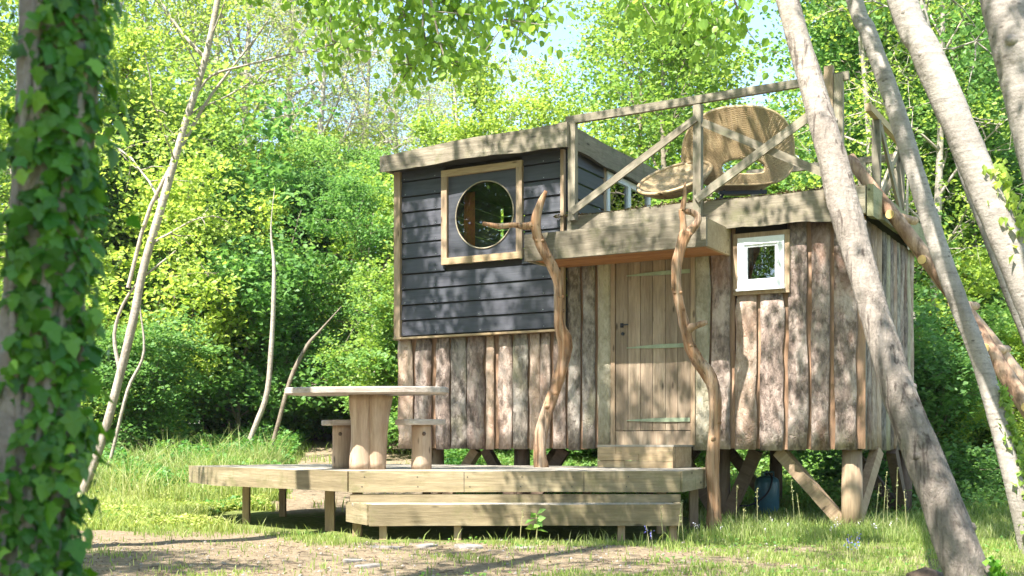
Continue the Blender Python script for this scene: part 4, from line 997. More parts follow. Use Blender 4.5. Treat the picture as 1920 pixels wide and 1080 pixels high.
def crown_on(o, S, mb, g, barkm, zlo, nl, spread, nleaf, ls, clump, leafm='leaf_pop', sub=6, el=(5, 45), up=.1, azr=(0, 6.28)):
    ks = [k for k in range(len(S)) if S[k, 2] > zlo]; tips = []
    for i_ in range(nl):
        k = ks[int(len(ks)*(i_+.5)/nl)]; p_ = S[k, :3]; r_ = max(S[k, 3]*(.4 if S[k, 3] > .05 else .25), .009)
        az = (i_*2.4) % 6.283 if azr[1] > 6 else g.uniform(*azr); e = R(g.uniform(*el)); d = np.array([math.cos(az)*math.cos(e), math.sin(az)*math.cos(e), math.sin(e)])
        Ln = spread*g.uniform(.6, 1.15); q_ = [p_]
        for _ in range(6): d = d+g.normal(0, .12, 3)+np.array([0, 0, -.06]); d /= np.linalg.norm(d); q_.append(q_[-1]+d*Ln/6)
        add_tube(mb, q_, np.linspace(r_, .008, 7), 6, caps=False)
        for j_ in range(sub):
            kk = g.integers(2, 7); d2 = d+g.normal(0, .7, 3); d2[2] -= .25; d2 /= np.linalg.norm(d2); L2 = Ln*g.uniform(.2, .42); q2 = [q_[kk]]
            for _ in range(3): d2 = d2+g.normal(0, .2, 3)+np.array([0, 0, -.08]); d2 /= np.linalg.norm(d2); q2.append(q2[-1]+d2*L2/3)
            add_tube(mb, q2, [.011, .008, .006, .003], 4, caps=False); tips += q2[1:]
    tips = np.array(tips); idx = g.integers(0, len(tips), nleaf)
    C = tips[idx]+g.normal(0, clump, (nleaf, 3)); tt = np.clip(g.normal(.45, .2, nleaf), 0, 1)
    link('crown', leaf_mesh('crown', C, ls, M[leafm], up=up, tint=tt, shape='round'), o)

def finish(o, mb, barkm): link('trunk', mb.mesh('trunk', M[barkm], True), o)

# 1 big leaning poplar before the right corner
o, S, mb, g = build_near('leaning_poplar', [(1824, 1110, 6.4, 84), (1790, 1010, 6.45, 78), (1737, 870, 6.6, 70), (1690, 750, 6.7, 62), (1650, 620, 6.85, 54), (1612, 490, 7.0, 53), (1586, 400, 7.1, 58), (1556, 280, 7.2, 52), (1517, 140, 7.4, 45), (1476, 0, 7.5, 41)],
    [(1.35, 7.9, 5.6, .075), (.7, 8.3, 7.8, .055), (.2, 8.6, 9.6, .03), (0, 8.7, 10.6, .012)],
    'thick grey-barked poplar leaning left across the right end of the cabin', 'poplar', 31, amp=.035)
crown_on(o, S, mb, g, 'poplar', 5.4, 14, 2.6, 8200, .07, .17); finish(o, mb, 'poplar')
# ivy climbing its foot
def ivy_patch(o, S, k0, k1, n, side, size, seed, spread=1.0, mname='ivy_leaf'):
    g = np.random.default_rng(seed); C = []
    for _ in range(n):
        k = g.uniform(k0, k1); i_ = int(k); p_ = S[i_, :3]; r_ = S[i_, 3]; az = side+g.normal(0, .55*spread); d = np.array([math.cos(az), math.sin(az), 0]); C.append(p_+d*r_*g.uniform(1.02, 1.4)+g.normal(0, .015, 3)+np.array([0, 0, (k-i_)*.06]))
    tag(link('ivy', leaf_mesh('ivy', np.array(C), size, M[mname], up=0, dirn=np.array([[0, 0, -1.0]])), o), kind='stuff')
ivy_patch(o, S, 1, 13, 170, R(-20), .06, 3)
# 2 middle trunk, ivy on its lower half
o, S, mb, g = build_near('poplar', [(1927, 1015, 8.6, 37), (1907, 930, 8.6, 35), (1874, 800, 8.7, 35), (1840, 680, 8.8, 34), (1794, 560, 8.9, 34), (1752, 440, 9.0, 34), (1712, 310, 9.1, 34), (1671, 180, 9.2, 33), (1627, 60, 9.3, 30), (1599, -10, 9.4, 29)],
    [(2.3, 9.7, 6.3, .055), (1.7, 10, 8.4, .04), (1.4, 10.2, 10.4, .015)], 'pale poplar trunk with ivy on its lower half, second from the big leaning one', 'poplar', 32, amp=.03)
crown_on(o, S, mb, g, 'aspen', 5.6, 12, 2.3, 5000, .07, .17); finish(o, mb, 'aspen')
ivy_patch(o, S, 3, 30, 700, R(-25), .055, 5, 1.1, 'leaf_maple')
# 3 spotted aspen
o, S, mb, g = build_near('aspen', [(2153, 1120, 6.9, 66), (2098, 960, 7.0, 62), (2028, 780, 7.1, 61), (1966, 640, 7.2, 61), (1903, 490, 7.3, 59), (1844, 350, 7.4, 58), (1788, 215, 7.5, 57), (1733, 90, 7.6, 54), (1688, -10, 7.7, 50)],
    [(2.1, 8.2, 5.8, .075), (1.3, 8.7, 8.0, .05), (.9, 9.0, 10.2, .02)], 'spotted pale aspen trunk slanting through the upper right of the view', 'aspen', 33, amp=.03)
crown_on(o, S, mb, g, 'aspen', 5.2, 12, 2.4, 5000, .07, .17); finish(o, mb, 'aspen')
ivy_patch(o, S, 40, 57, 260, R(-30), .06, 6, 1.2, 'leaf_maple')
# 4 far right corner
o, S, mb, g = build_near('aspen', [(2190, 1200, 5.2, 100), (2100, 850, 5.25, 96), (2035, 600, 5.3, 92), (1975, 360, 5.35, 92), (1925, 150, 5.4, 92), (1885, -10, 5.45, 90)],
    [(2.1, 5.8, 4.4, .1), (1.8, 6.2, 7.0, .06), (1.7, 6.3, 8.6, .02)], 'smooth grey trunk cut off by the top right corner of the view', 'aspen', 34, amp=.02)
crown_on(o, S, mb, g, 'aspen', 5.2, 7, 1.8, 1400, .07, .22); finish(o, mb, 'aspen')
# 5 thin one between
o, S, mb, g = build_near('young_aspen', [(1990, 905, 12.5, 19), (1940, 680, 12.5, 19), (1895, 560, 12.5, 19), (1850, 440, 12.6, 18), (1808, 330, 12.7, 17), (1770, 200, 12.8, 16), (1735, 40, 12.9, 14)],
    [(4.3, 13, 6.6, .04), (4.0, 13, 8.6, .01)], 'thin white aspen stem behind the spotted trunk on the right', 'aspen', 35, knots=2)
crown_on(o, S, mb, g, 'aspen', 5.0, 10, 1.7, 2500, .075, .25, 'leaf_mid'); finish(o, mb, 'aspen')
# slim leaning tree, left
o, S, mb, g = build_near('slim_tree', [(152, 930, 14.8, 17), (190, 830, 14.8, 16), (222, 715, 14.8, 16), (250, 600, 14.8, 16), (270, 500, 14.8, 15), (305, 380, 14.8, 15), (345, 240, 14.8, 13), (385, 110, 14.8, 12), (408, 0, 14.8, 11)],
    [(-3.6, 15, 7.4, .03), (-3.5, 15, 8.8, .01)], 'slim pale-barked tree leaning right at the left of the clearing', 'thin_bark', 36, knots=3, sides=14, amp=.03)
for bp in ([(240, 540, 8), (250, 500, 8), (277, 400, 8), (321, 311, 7), (356, 246, 7), (388, 190, 6), (422, 144, 5), (480, 70, 3)], [(372, 170, 6), (400, 140, 5), (470, 120, 4), (580, 95, 3), (640, 110, 2)], [(385, 110, 8), (340, 60, 6), (300, 0, 4)], [(225, 700, 9), (215, 620, 7), (250, 540, 5), (330, 470, 3)]):
    q_ = [tuple(at(px, py, 14.8+.02*i_)-o.location)+(wp/2/F*14.8,) for i_, (px, py, wp) in enumerate(bp)]; S2 = smooth_path(q_, 14); add_tube(mb, S2[:, :3], S2[:, 3], 6, .04, 3, caps=False)
crown_on(o, S, mb, g, 'thin_bark', 3.0, 10, 1.3, 4500, .055, .2, 'leaf_maple', up=.4, el=(35, 70)); finish(o, mb, 'thin_bark')
# tree standing out of view on the left whose crown overhangs the clearing and the top of the view
o, S, mb, g = build_near('overhanging_poplar', [(-330, 1060, 7.8, 90), (-270, 600, 7.9, 80), (-190, 200, 8.0, 70), (-110, -150, 8.2, 62)],
    [(-3.5, 9.3, 6.0, .09), (-3.1, 10.1, 7.6, .065), (-2.9, 10.5, 9.1, .04), (-2.8, 10.6, 10.2, .015)], 'poplar beyond the left edge whose leafy branches hang into the top', 'poplar', 37)
crown_on(o, S, mb, g, 'poplar', 5.6, 18, 2.6, 13000, .075, .16); crown_on(o, S, mb, g, 'poplar', 5.2, 9, 3.0, 4200, .075, .2, azr=(2.2, 4.4)); finish(o, mb, 'poplar')

# leafy boughs hanging into the top of the view: part of a poplar that stands just beyond it
hang = empty('overhanging_branch_poplar', (-.9, 5.2, 0), 0, 'long leafy poplar branches hanging down from above the box roof', 'tree')
hp = np.array((-.9, 5.2, 0)); mb = MB(); g = np.random.default_rng(50)
# its trunk stands beside and behind the camera, off the view
trk = smooth_path([(-3.6, 3.0, -.1, .2), (-3.5, 3.3, 2.5, .16), (-3.2, 4.2, 5.5, .12), (-2.4, 5.6, 7.2, .07), (-1.4, 7.2, 7.6, .045), (-.2, 8.6, 7.3, .03)], 40)
add_tube(mb, trk[:, :3]-hp, trk[:, 3], 14, .03, 3)
tips = []
targets = [(620, 20), (700, 60), (760, 30), (820, 90), (860, 30), (900, 60), (945, 45), (985, 25), (560, -10), (780, 130), (1190, 0), (1250, 15), (1310, 10), (1345, 60), (1380, 40), (500, -20), (840, 120), (650, 90), (840, -20), (730, -20)]
for i_, (px, py) in enumerate(targets):
    Yt = g.uniform(7.6, 8.8); e = np.array(at(px, py, Yt)); k = g.integers(22, 40); s0 = trk[k, :3]
    m1 = (s0+e)/2+np.array([0, 0, .9]); S2 = smooth_path([(*s0, .02), (*m1, .014), (*(e+np.array([-.1, 0, .35])), .008), (*e, .004)], 16)
    add_tube(mb, S2[:, :3]-hp, S2[:, 3], 6, caps=False)
    for j_ in range(7):
        kk = g.integers(8, 16); d = g.normal(0, 1, 3); d[2] = -abs(d[2])*.6; d /= np.linalg.norm(d); q_ = S2[kk, :3]+np.outer(np.linspace(0, 1, 4), d)*g.uniform(.12, .38)
        add_tube(mb, q_-hp, [.005, .004, .003, .002], 4, caps=False); tips += list(q_)
    tips += list(S2[8:, :3])
tips = np.array(tips); nl = 4200; C = tips[g.integers(0, len(tips), nl)]+g.normal(0, .075, (nl, 3))
# round poplar leaves: hexagonal blades
def round_leaves(name, C, size, m, g, tint):
    n = len(C); N = g.normal(0, 1, (n, 3)); N[:, 2] = N[:, 2]*.6+.3; N /= np.linalg.norm(N, axis=1)[:, None]
    D_v = g.normal(0, .4, (n, 3))+np.array([0, 0, -1.0]); D_v -= (D_v*N).sum(1)[:, None]*N; D_v /= np.linalg.norm(D_v, axis=1)[:, None]; S_v = np.cross(D_v, N)
    s = size*g.uniform(.6, 1.2, n)[:, None]
    sh = [(-.5, 0, 0), (-.25, .42, .06), (.15, .38, .06), (.58, 0, -.05), (.15, -.38, .06), (-.25, -.42, .06)]
    V = np.stack([C+D_v*s*a+S_v*s*b+N*s*c for a, b, c in sh], 1).reshape(-1, 3); b = np.arange(n)[:, None]*6
    Q = np.concatenate([b+np.array([0, 1, 2, 3]), b+np.array([0, 3, 4, 5])]); return mesh_np(name, V, [Q], m, False, np.repeat(tint, 6))
ht = []
for k in range(26):
    k0 = g.integers(18, 34); d = g.normal(0, 1, 3); d[2] *= .4; d /= np.linalg.norm(d); q_ = trk[k0, :3]+np.outer(np.linspace(0, 1, 6), d)*g.uniform(.8, 2.1)
    if abs(q_[-1, 0]) < 1.6 and q_[-1, 2] < 4.5: continue
    add_tube(mb, q_-hp, [.02, .016, .012, .009, .006, .003], 5, caps=False); ht += list(q_[1:])
ht = np.array(ht); nn_ = 3000; Ch = ht[g.integers(0, len(ht), nn_)]+g.normal(0, .17, (nn_, 3)); Ch = Ch[Ch[:, 2] > 4.2]
link('upper_leaves', round_leaves('leaves', Ch-hp, .075, M['leaf_pop'], g, np.clip(g.normal(.45, .22, len(Ch)), 0, 1)), hang)
link('leaves', round_leaves('leaves', C-hp, .06, M['leaf_pop'], g, np.clip(g.normal(.45, .22, nl), 0, 1)), hang); link('trunk', mb.mesh('trunk', M['poplar'], True), hang)

# ------------------------------------------------------------------ ivy tree, left foreground
it = empty('ivy_tree', (0, 3.0, 0), 0, 'near tree trunk thickly wrapped in dark ivy at the left edge', 'tree')
rows_ = []
for (px, py, wp) in ((36, 1500, 170), (52, 1080, 156), (68, 800, 152), (84, 540, 150), (102, 270, 146), (114, 0, 140), (126, -400, 130)):
    p_ = at(px, py, 3.0); rows_.append((p_.x, 0, p_.z, wp/2/F*3.0))
rows_ = [(rows_[0][0]-.01, 0, -.2, .14)]+[r_ for r_ in rows_ if r_[2] > .05]+[(-1.0, .1, 3.4, .085), (-.9, .3, 5.2, .06), (-.9, .4, 6.6, .02)]
S = smooth_path(rows_, 70); mb = MB(); add_tube(mb, S[:, :3], S[:, 3], 24, .04, 6)
g = np.random.default_rng(61)
for q0 in range(5):             # ivy stems winding up the bark
    az0 = g.uniform(-2.6, -.2); st = []
    for k in range(0, 52): az = az0+.35*math.sin(k*.17+q0); st.append(S[k, :3]+np.array([math.cos(az), math.sin(az), 0])*S[k, 3]*1.05)
    add_tube(mb, st, [.011]*len(st), 6, .1, q0)
crown_on(it, S, mb, g, 'ivy_bark', 4.3, 14, 2.3, 5200, .07, .2); finish(it, mb, 'ivy_bark')
def ivy_leaf_mesh():
    out = [(0, -.45), (.22, -.52), (.36, -.3), (.62, -.12), (.36, .06), (.3, .3), (0, .72), (-.3, .3), (-.36, .06), (-.62, -.12), (-.36, -.3), (-.22, -.52)]
    V = [(0, 0, .0)]+[(x, y, -.16*abs(x)-.12*max(0, y)**2+.03*math.sin(i_*2)) for i_, (x, y) in enumerate(out)]
    return np.array(V), np.array([[0, i_+1, (i_+1) % 12+1] for i_ in range(12)])
LV, LF = ivy_leaf_mesh(); ivm = []
for tv in (.05, .25, .45, .7, 1.0): ivm.append(mesh_np('leaf', LV, [LF], M['ivy_leaf'], False, np.full(len(LV), tv)))
def ivy_frames(n, zr=(.0, 2.35)):
    out = []
    for _ in range(n):
        z = g.uniform(*zr); k = int(np.argmin(np.abs(S[:, 2]-z))); az = g.normal(-1.1, .95); r_ = S[k, 3]
        if z > .1:
            # bare bark shows in a band on the left side
            if az < -1.7 and math.sin(z*7+1)*.5+math.sin(z*19)*.5 > -.3 and g.random() < .93: continue
        lift = 1.0+abs(g.normal(0, .3)); nvec = Vector((math.cos(az)+g.normal(0, .45), math.sin(az)-.1+g.normal(0, .3), g.normal(.4, .45))).normalized()
        p_ = Vector(S[k, :3])+Vector((math.cos(az), math.sin(az), 0))*r_*lift; p_.z = z
        yv = Vector((g.normal(0, .55)+.25*math.cos(az), -.2, -1)); yv = (yv-nvec*yv.dot(nvec)).normalized(); xv = yv.cross(nvec)
        s_ = g.uniform(.018, .052); mt = Matrix((xv, yv, nvec)).transposed()
        out.append((p_, mt, s_, g.beta(1.3, 1.9), lift))
    return out
fr = ivy_frames(2300); fr.sort(key=lambda f_: -(f_[4]+f_[2]*8))
for p_, mt, s_, tv, lf in fr[:300]:
    o = bpy.data.objects.new('leaf', ivm[min(4, int(tv*5))]); COL.objects.link(o); o.parent = it
    o.matrix_local = Matrix.Translation(p_) @ mt.to_4x4() @ Matrix.Scale(s_*1.15, 4)
mb = MB()
for p_, mt, s_, tv, lf in fr[300:]:
    Rm = np.array(mt); mb.add((LV*s_)@Rm.T+np.array(p_), LF, float(tv))
tag(mb.build('ivy_leaves', M['ivy_leaf'], it), kind='stuff')

# ------------------------------------------------------------------ the wood behind
g = np.random.default_rng(77)
def X_at(px, Y): return (px-960)/F*Y
SPOT = {(330, 27): 'just right of the slim leaning tree', (470, 27): 'over the shade left of the table', (590, 26.5): 'right above the left end of the table', (690, 24): 'touching the left edge of the dark upper box',
    (180, 25): 'next to the ivy-wrapped trunk', (60, 24): 'partly hidden by the ivy-wrapped trunk', (-40, 22): 'cut by the left edge of the view', (900, 23): 'rising over the middle of the box roof', (1000, 22): 'rising where box roof meets railing',
    (1190, 24): 'rising over the left bay of the railing', (1260, 22): 'between left bay and tub chair', (1300, 25): 'rising right above the wicker tub chair', (1430, 23): 'left of the big leaning poplar top', (800, 26): 'low over the left end of the box roof',
    (1620, 21): 'behind the big leaning poplar', (1700, 20): 'seen through the ladder and the side railing', (1830, 17.5): 'low down between ivy-clad poplar and right edge', (850, 30): 'with twigs against the sky left of the box roof', (470, 31): 'spreading twigs against the sky upper left', (1740, 17): 'behind the ladder', (1660, 18): 'close behind the right end of the railing'}
def wood_tree(px, Y, key, s, sz=None, where=None):
    where = where or SPOT.get((px, Y))
    nm = {'maple_a': 'maple_tree', 'maple_b': 'maple_tree', 'mid_a': 'woodland_tree', 'mid_b': 'woodland_tree', 'deep_a': 'understorey_tree', 'sparse_a': 'half_bare_tree', 'sparse_b': 'half_bare_tree'}[key]
    kind = {'maple_tree': 'lime green leafy tree', 'woodland_tree': 'full green leafy tree', 'understorey_tree': 'low dark-leaved tree', 'half_bare_tree': 'half bare tree with grey twigs'}[nm]
    zone = where or ('in the wood left of the cabin' if px < 720 else 'behind the cabin roof' if px < 1450 else 'in the wood right of the cabin')
    plant_tree(nm, key, X_at(px, Y), Y, s, g.uniform(0, 6.28), kind+' '+zone, 'tree', 'trees of the wood: '+kind+' '+zone, sz)
# left side, front row of low trees and bushes
for px, Y, key, s in ((330, 27, 'mid_b', .82), (470, 27, 'maple_b', .6), (590, 26.5, 'deep_a', .75), (690, 24, 'mid_b', .58), (180, 25, 'mid_b', .8), (60, 24, 'mid_a', .7), (400, 28, 'maple_b', .7), (540, 27, 'mid_b', .55), (650, 29, 'mid_a', .55), (250, 26, 'maple_b', .85), (120, 24, 'maple_a', .85), (-40, 22, 'maple_b', .9)):
    wood_tree(px, Y, key, s)
for px, Y, key, s in ((160, 28, 'sparse_b', 1.1), (300, 30, 'sparse_b', 1.15), (470, 31, 'sparse_a', 1.0), (600, 30, 'sparse_a', .85), (390, 34, 'sparse_b', 1.2), (30, 30, 'sparse_a', 1.1), (690, 34, 'sparse_a', .9), (530, 36, 'sparse_a', 1.15), (400, 38, 'sparse_a', 1.2), (740, 38, 'sparse_a', .9)):
    wood_tree(px, Y, key, s)
for k in range(16):
    wood_tree(-120+k*58+g.uniform(-20, 20), g.uniform(34, 44), ['mid_a', 'maple_a', 'mid_b', 'mid_a'][k % 4], g.uniform(.75, 1.05)*(1.0 if k < 7 else .55))
# behind the cabin
for px, Y, key, s in ((900, 23, 'maple_b', .72), (1000, 22, 'maple_a', .6), (1190, 24, 'maple_a', .82), (1260, 22, 'maple_b', .92), (1300, 25, 'maple_a', .76), (1430, 23, 'maple_b', .62), (800, 26, 'maple_b', .68), (850, 30, 'sparse_a', .75), (1050, 30, 'mid_a', .5), (1180, 31, 'mid_a', .85), (1300, 32, 'mid_a', .8), (740, 28, 'mid_b', .7), (950, 33, 'mid_a', .45), (1420, 31, 'mid_a', .5)):
    wood_tree(px, Y, key, s)
# right side
for px, Y, key, s in ((1620, 21, 'mid_b', 1.0), (1690, 23, 'mid_a', .95), (1700, 20, 'mid_b', 1.0), (1790, 22, 'mid_a', 1.05), (1880, 19, 'mid_a', .85), (1960, 21, 'mid_b', 1.1), (1760, 27, 'maple_a', 1.2), (1640, 29, 'maple_b', 1.2), (1880, 30, 'mid_a', 1.2), (1560, 30, 'sparse_b', 1.1), (1990, 27, 'mid_a', 1.2), (1830, 17.5, 'deep_a', .75), (1740, 17, 'sparse_b', .8), (1660, 18, 'sparse_b', .85)):
    wood_tree(px, Y, key, s)
for k in range(10):
    wood_tree(1570+k*52+g.uniform(-20, 20), g.uniform(33, 42), ['mid_a', 'maple_a', 'mid_b'][k % 3], g.uniform(.9, 1.2))
# shrubs
def shrub(px, Y, key, s, where):
    kind = {'bush_a': 'mid green bush', 'bush_b': 'dark green bush', 'bush_c': 'bright upright bush'}[key]
    plant_tree('bush', key, X_at(px, Y), Y, s, g.uniform(0, 6.28), kind+' '+where, 'bush', kind+'es '+where)
for k in range(20):
    px = 60+k*35+g.uniform(-12, 12); shrub(px, g.uniform(26, 33), ['bush_c', 'bush_a', 'bush_b', 'bush_c'][k % 4], g.uniform(.9, 1.5), 'along the edge of the wood left of the cabin')
for k in range(9):
    shrub(555+k*26, 26+g.uniform(0, 3), ['bush_c', 'bush_a'][k % 2], g.uniform(.55, .85), 'behind the table at the end of the path')
for k in range(9):
    shrub(-60+k*38, g.uniform(20, 25), ['bush_a', 'bush_c', 'bush_b'][k % 3], g.uniform(.45, .8), 'at the left end of the clearing')
for k in range(26):
    shrub(760+k*36+g.uniform(-12, 12), g.uniform(19, 26), ['bush_c', 'bush_a', 'bush_a'][k % 3], g.uniform(.8, 1.3), 'seen beneath and behind the cabin')
for k in range(16):
    shrub(1640+k*24, g.uniform(14.5, 19), ['bush_a', 'bush_b', 'bush_c'][k % 3], g.uniform(.5, .9), 'right of the cabin under the poplars')
# bare stems that show against the shade at the wood's edge, left of the cabin
def stem(pts, Yk, label, m='thin_bark'):
    o, S_s, mb, g_ = build_near('thin_trunk', [(px, py, Yk, wp*.72) for px, py, wp in pts], [], label, m, 60, knots=0, n=24, sides=9, amp=.04); finish(o, mb, m)
stem([(478, 800, 14), (500, 740, 14), (508, 660, 13), (512, 590, 12), (514, 500, 10), (508, 430, 4), (515, 350, 1)], 20.5, 'thin curving trunk just left of the table against dark shade')
stem([(520, 800, 11), (545, 710, 11), (575, 650, 10), (600, 620, 6), (640, 575, 2)], 21, 'thin trunk slanting right behind the table top', 'wood_bark')
stem([(700, 800, 9), (703, 700, 9), (700, 620, 8), (690, 500, 4), (700, 400, 1)], 24, 'slender pale stem between table and cabin corner')
stem([(215, 830, 9), (240, 730, 9), (270, 660, 7), (262, 560, 3), (275, 480, 1)], 17, 'thin sapling stem beside the slim leaning tree')
stem([(1752, 830, 16), (1740, 760, 15), (1722, 660, 14), (1708, 560, 13), (1700, 400, 8), (1712, 200, 1)], 16, 'dark slender trunk between the cabin and the ivy-clad poplar')
stem([(1800, 830, 9), (1802, 700, 8), (1790, 600, 4), (1795, 500, 1)], 17, 'thin stem in the undergrowth behind the ivy-clad poplar', 'wood_bark')
stem([(1600, 330, 16), (1605, 250, 14), (1618, 120, 12), (1630, 0, 10)], 19, 'pale thin trunk rising behind the terrace rail') if False else None
for px, Y, key, s_ in ((215, 24.5, 'mid_b', .62), (300, 23, 'bush_c', 1.3), (385, 25, 'mid_b', .66), (450, 23.5, 'bush_a', 1.3), (505, 25.5, 'maple_b', .5), (560, 28, 'mid_b', .75), (250, 26, 'bush_c', 1.6), (420, 27, 'bush_a', 1.9), (345, 28, 'bush_c', 2.0), (620, 31, 'bush_c', 1.9)):
    if key[:4] == 'bush': shrub(px, Y, key, s_, 'against the dark wood edge left of the table')
    else: wood_tree(px, Y, key, s_)
# trees behind the viewer, seen only in the glass
for k in range(12):
    a = R(200+k*13); rr_ = g.uniform(17, 26); x, y = rr_*math.cos(a), rr_*math.sin(a)
    plant_tree('woodland_tree', ['mid_a', 'mid_b', 'maple_a'][k % 3], x, y, 1.0, g.uniform(0, 6), 'leafy tree behind the viewer that shows only in the window glass', 'tree', 'trees behind the viewer')

plant_tree('woodland_tree', 'mid_b', -5.6, 4.6, .66, 1.5, 'leafy young tree just beyond the left edge that dapples the path', 'tree')
plant_tree('understorey_tree', 'deep_a', -4.3, -.9, 1.05, .5, 'low leafy tree behind the viewer that shades the ivy-covered trunk', 'tree')
for (x, y, s_) in ((-13, 4.5, .95), (-16, 1.5, 1.1), (-15, 8, 1.1), (-20, 5, 1.2), (-19, -2, 1.2), (-12.5, 0, .9), (-17, 4, 1.2), (-22, 1.5, 1.4), (-23, 7, 1.4), (-14.5, 6.5, 1.0)):
    plant_tree('woodland_tree', 'maple_a' if x < -14 else 'mid_a', x, y, s_*1.15, g.uniform(0, 6), 'leafy tree far left of the view that shows only in the window glass', 'tree', 'trees left of the view')
# ------------------------------------------------------------------ ground vegetation (nobody could count it)
def blades(name, n, xr, yr, hmin, hmax, keep, m, wd=.006, seed=0, lean=.35, tb=(2, 2)):
    g = np.random.default_rng(seed); x = g.uniform(*xr, n); y = g.uniform(*yr, n); k = keep(x, y, g); x, y = x[k], y[k]; n = len(x)
    z = gz(x, y)-.005; h = g.uniform(hmin, hmax, n)*(.6+.5*(hn(x, y, 3, 2.2)+.5)); h = np.clip(h, hmin*.5, hmax*1.3)
    az = g.uniform(0, 6.28, n); dx, dy = np.cos(az), np.sin(az); ln = h*lean*g.uniform(.1, 1.6, n); a2 = g.uniform(0, 6.28, n); wx, wy = np.cos(a2)*wd, np.sin(a2)*wd
    b0 = np.stack([x-wx, y-wy, z], 1); b1 = np.stack([x+wx, y+wy, z], 1)
    m0 = np.stack([x-wx*.8+dx*ln*.3, y-wy*.8+dy*ln*.3, z+h*.6], 1); m1 = np.stack([x+wx*.8+dx*ln*.3, y+wy*.8+dy*ln*.3, z+h*.6], 1); t = np.stack([x+dx*ln, y+dy*ln, z+h], 1)
    V = np.stack([b0, b1, m1, m0, t], 1).reshape(-1, 3); i_ = np.arange(n)[:, None]*5
    tint = np.clip(g.beta(*tb, n)+.22*hn(x, y, 8, 1.3), 0, 1)
    me = mesh_np(name, V, [i_+np.array([0, 1, 2, 3]), i_+np.array([3, 2, 4])], m, False, np.repeat(tint, 5)); return tag(link(name, me), kind='stuff')
def not_dirt(x, y, g, p0=.02):
    d = dirt(x, y)*.9+.5*hn(x, y, 9, 2.3)+.2*hn(x, y, 4, 7.3); return g.random(len(x)) > np.clip(sm(.15, .8, d)-p0, 0, 1)
def in_view(x, y, mrg=.6): return (np.abs(x) < y*960/F+mrg) & ~((y > 9.72) & (y < 10.6) & (x > -1.5) & (x < 1.45)) & ~((y > 10.55) & (y < 13.6) & (x < 1.9) & (x > -3.3+np.maximum(0, 12-y)*.95))
blades('lawn_grass', 260000, (-5, 5.2), (6.4, 12.5), .02, .075, lambda x, y, g: not_dirt(x, y, g) & in_view(x, y) & (g.random(len(x)) < 1.0-(y-6.4)/10) & (g.random(len(x)) < .75+.5*hn(x, y, 6, 2.1)), M['grass'], .0042, 1)
blades('lawn_grass', 120000, (-7, 8), (12, 24), .06, .17, lambda x, y, g: not_dirt(x, y, g, 0) & in_view(x, y), M['grass'], .008, 2)
def edge_keep(x, y, g):   # longer tufts along posts and step, where the mower never reaches
    c = .35*np.exp(-((y-9.55)/.12)**2)*(x > -1.7)*(x < 1.8)+np.exp(-((y-10.4-.25*x*(x < -1.4)*-1)/.4)**2)*(x < -1.4)*(x > -3.4)+np.exp(-((y-10.9)/.6)**2)*(x > 1.5)*1.0
    return (g.random(len(x)) < c*.45) & in_view(x, y)
blades('long_grass', 30000, (-3.6, 5), (9.3, 12), .05, .15, edge_keep, M['grass'], .0045, 3, .5)
blades('long_grass', 26000, (-6.5, -2.6), (11.2, 15.5), .05, .19, lambda x, y, g: not_dirt(x, y, g, 0) & in_view(x, y), M['grass'], .006, 4, .5)
# leafy low cover left of the path
n = 110000; x = g.uniform(-11, -.5, n); y = g.uniform(12.2, 27, n); k = not_dirt(x, y, g, 0) & (dirt(x, y) < .3) & in_view(x, y) & ((y > 15.2+1.5*hn(x, y, 3, .9)) | (g.random(n) < .35)); x, y = x[k], y[k]
hh_ = (.1+.34*sm(14.2, 18, y))*(.65+.7*hn(x, y, 6, 1.6)+.25*hn(x, y, 2, 4.1)); C = np.stack([x, y, gz(x, y)+g.uniform(.1, 1, len(x))**.5*np.clip(hh_, .05, 1)], 1)
tag(link('ground_cover', leaf_mesh('ground_cover', C, .07, M['cover'], up=.6, tint=np.clip(g.beta(2, 2.4, len(x))+.3*hn(x, y, 7, 1.2), 0, 1))), kind='stuff')
n = 60000; x = g.uniform(-7, -1.5, n); y = g.uniform(11.3, 16, n); k = in_view(x, y) & (dirt(x, y)+.3*hn(x, y, 4, 3) < .35); x, y = x[k], y[k]
C = np.stack([x, y, gz(x, y)+g.uniform(0, 1, len(x))*np.clip(.1+.07*hn(x, y, 6, 2.6), .02, 1)], 1)
tag(link('clover', leaf_mesh('clover', C, .04, M['grass'], up=.8)), kind='stuff')
n = 40000; x = g.uniform(-1, 9, n); y = g.uniform(13.0, 24, n); k = in_view(x, y) & (dirt(x, y) < .3); x, y = x[k], y[k]; C = np.stack([x, y, gz(x, y)+g.uniform(0, 1, len(x))*np.clip(.16+.14*hn(x, y, 6, 1.6)+.12*(x > 3.2), .04, 1)], 1)
tag(link('ground_cover', leaf_mesh('ground_cover', C, .065, M['leaf_mid'], up=.6)), kind='stuff')
blades('wild_grass', 16000, (.4, 5.4), (6.6, 12), .1, .2, lambda x, y, g: in_view(x, y) & (hn(x, y, 5, 1.4) > -.15) & (dirt(x, y) < .3), M['grass'], .003, 14, .6, (3, 1.5))
# small broad weeds among the lawn
n = 9000; x = g.uniform(-5, 5, n); y = g.uniform(6.6, 12, n); k = (hn(x, y, 12, 2.6) > .18) & in_view(x, y) & (dirt(x, y) < .8); x, y = x[k], y[k]; C = np.stack([x, y, gz(x, y)+g.uniform(.005, .05, len(x))], 1)
tag(link('lawn_weeds', leaf_mesh('lawn_weeds', C, .032, M['cover'], up=.9)), kind='stuff')
blades('tall_grass', 9000, (-7, -2.2), (14, 19), .3, .7, lambda x, y, g: in_view(x, y) & (dirt(x, y) < .3) & (hn(x, y, 2, 1.7) > 0), M['grass'], .006, 24, .6, (3, 1.5))
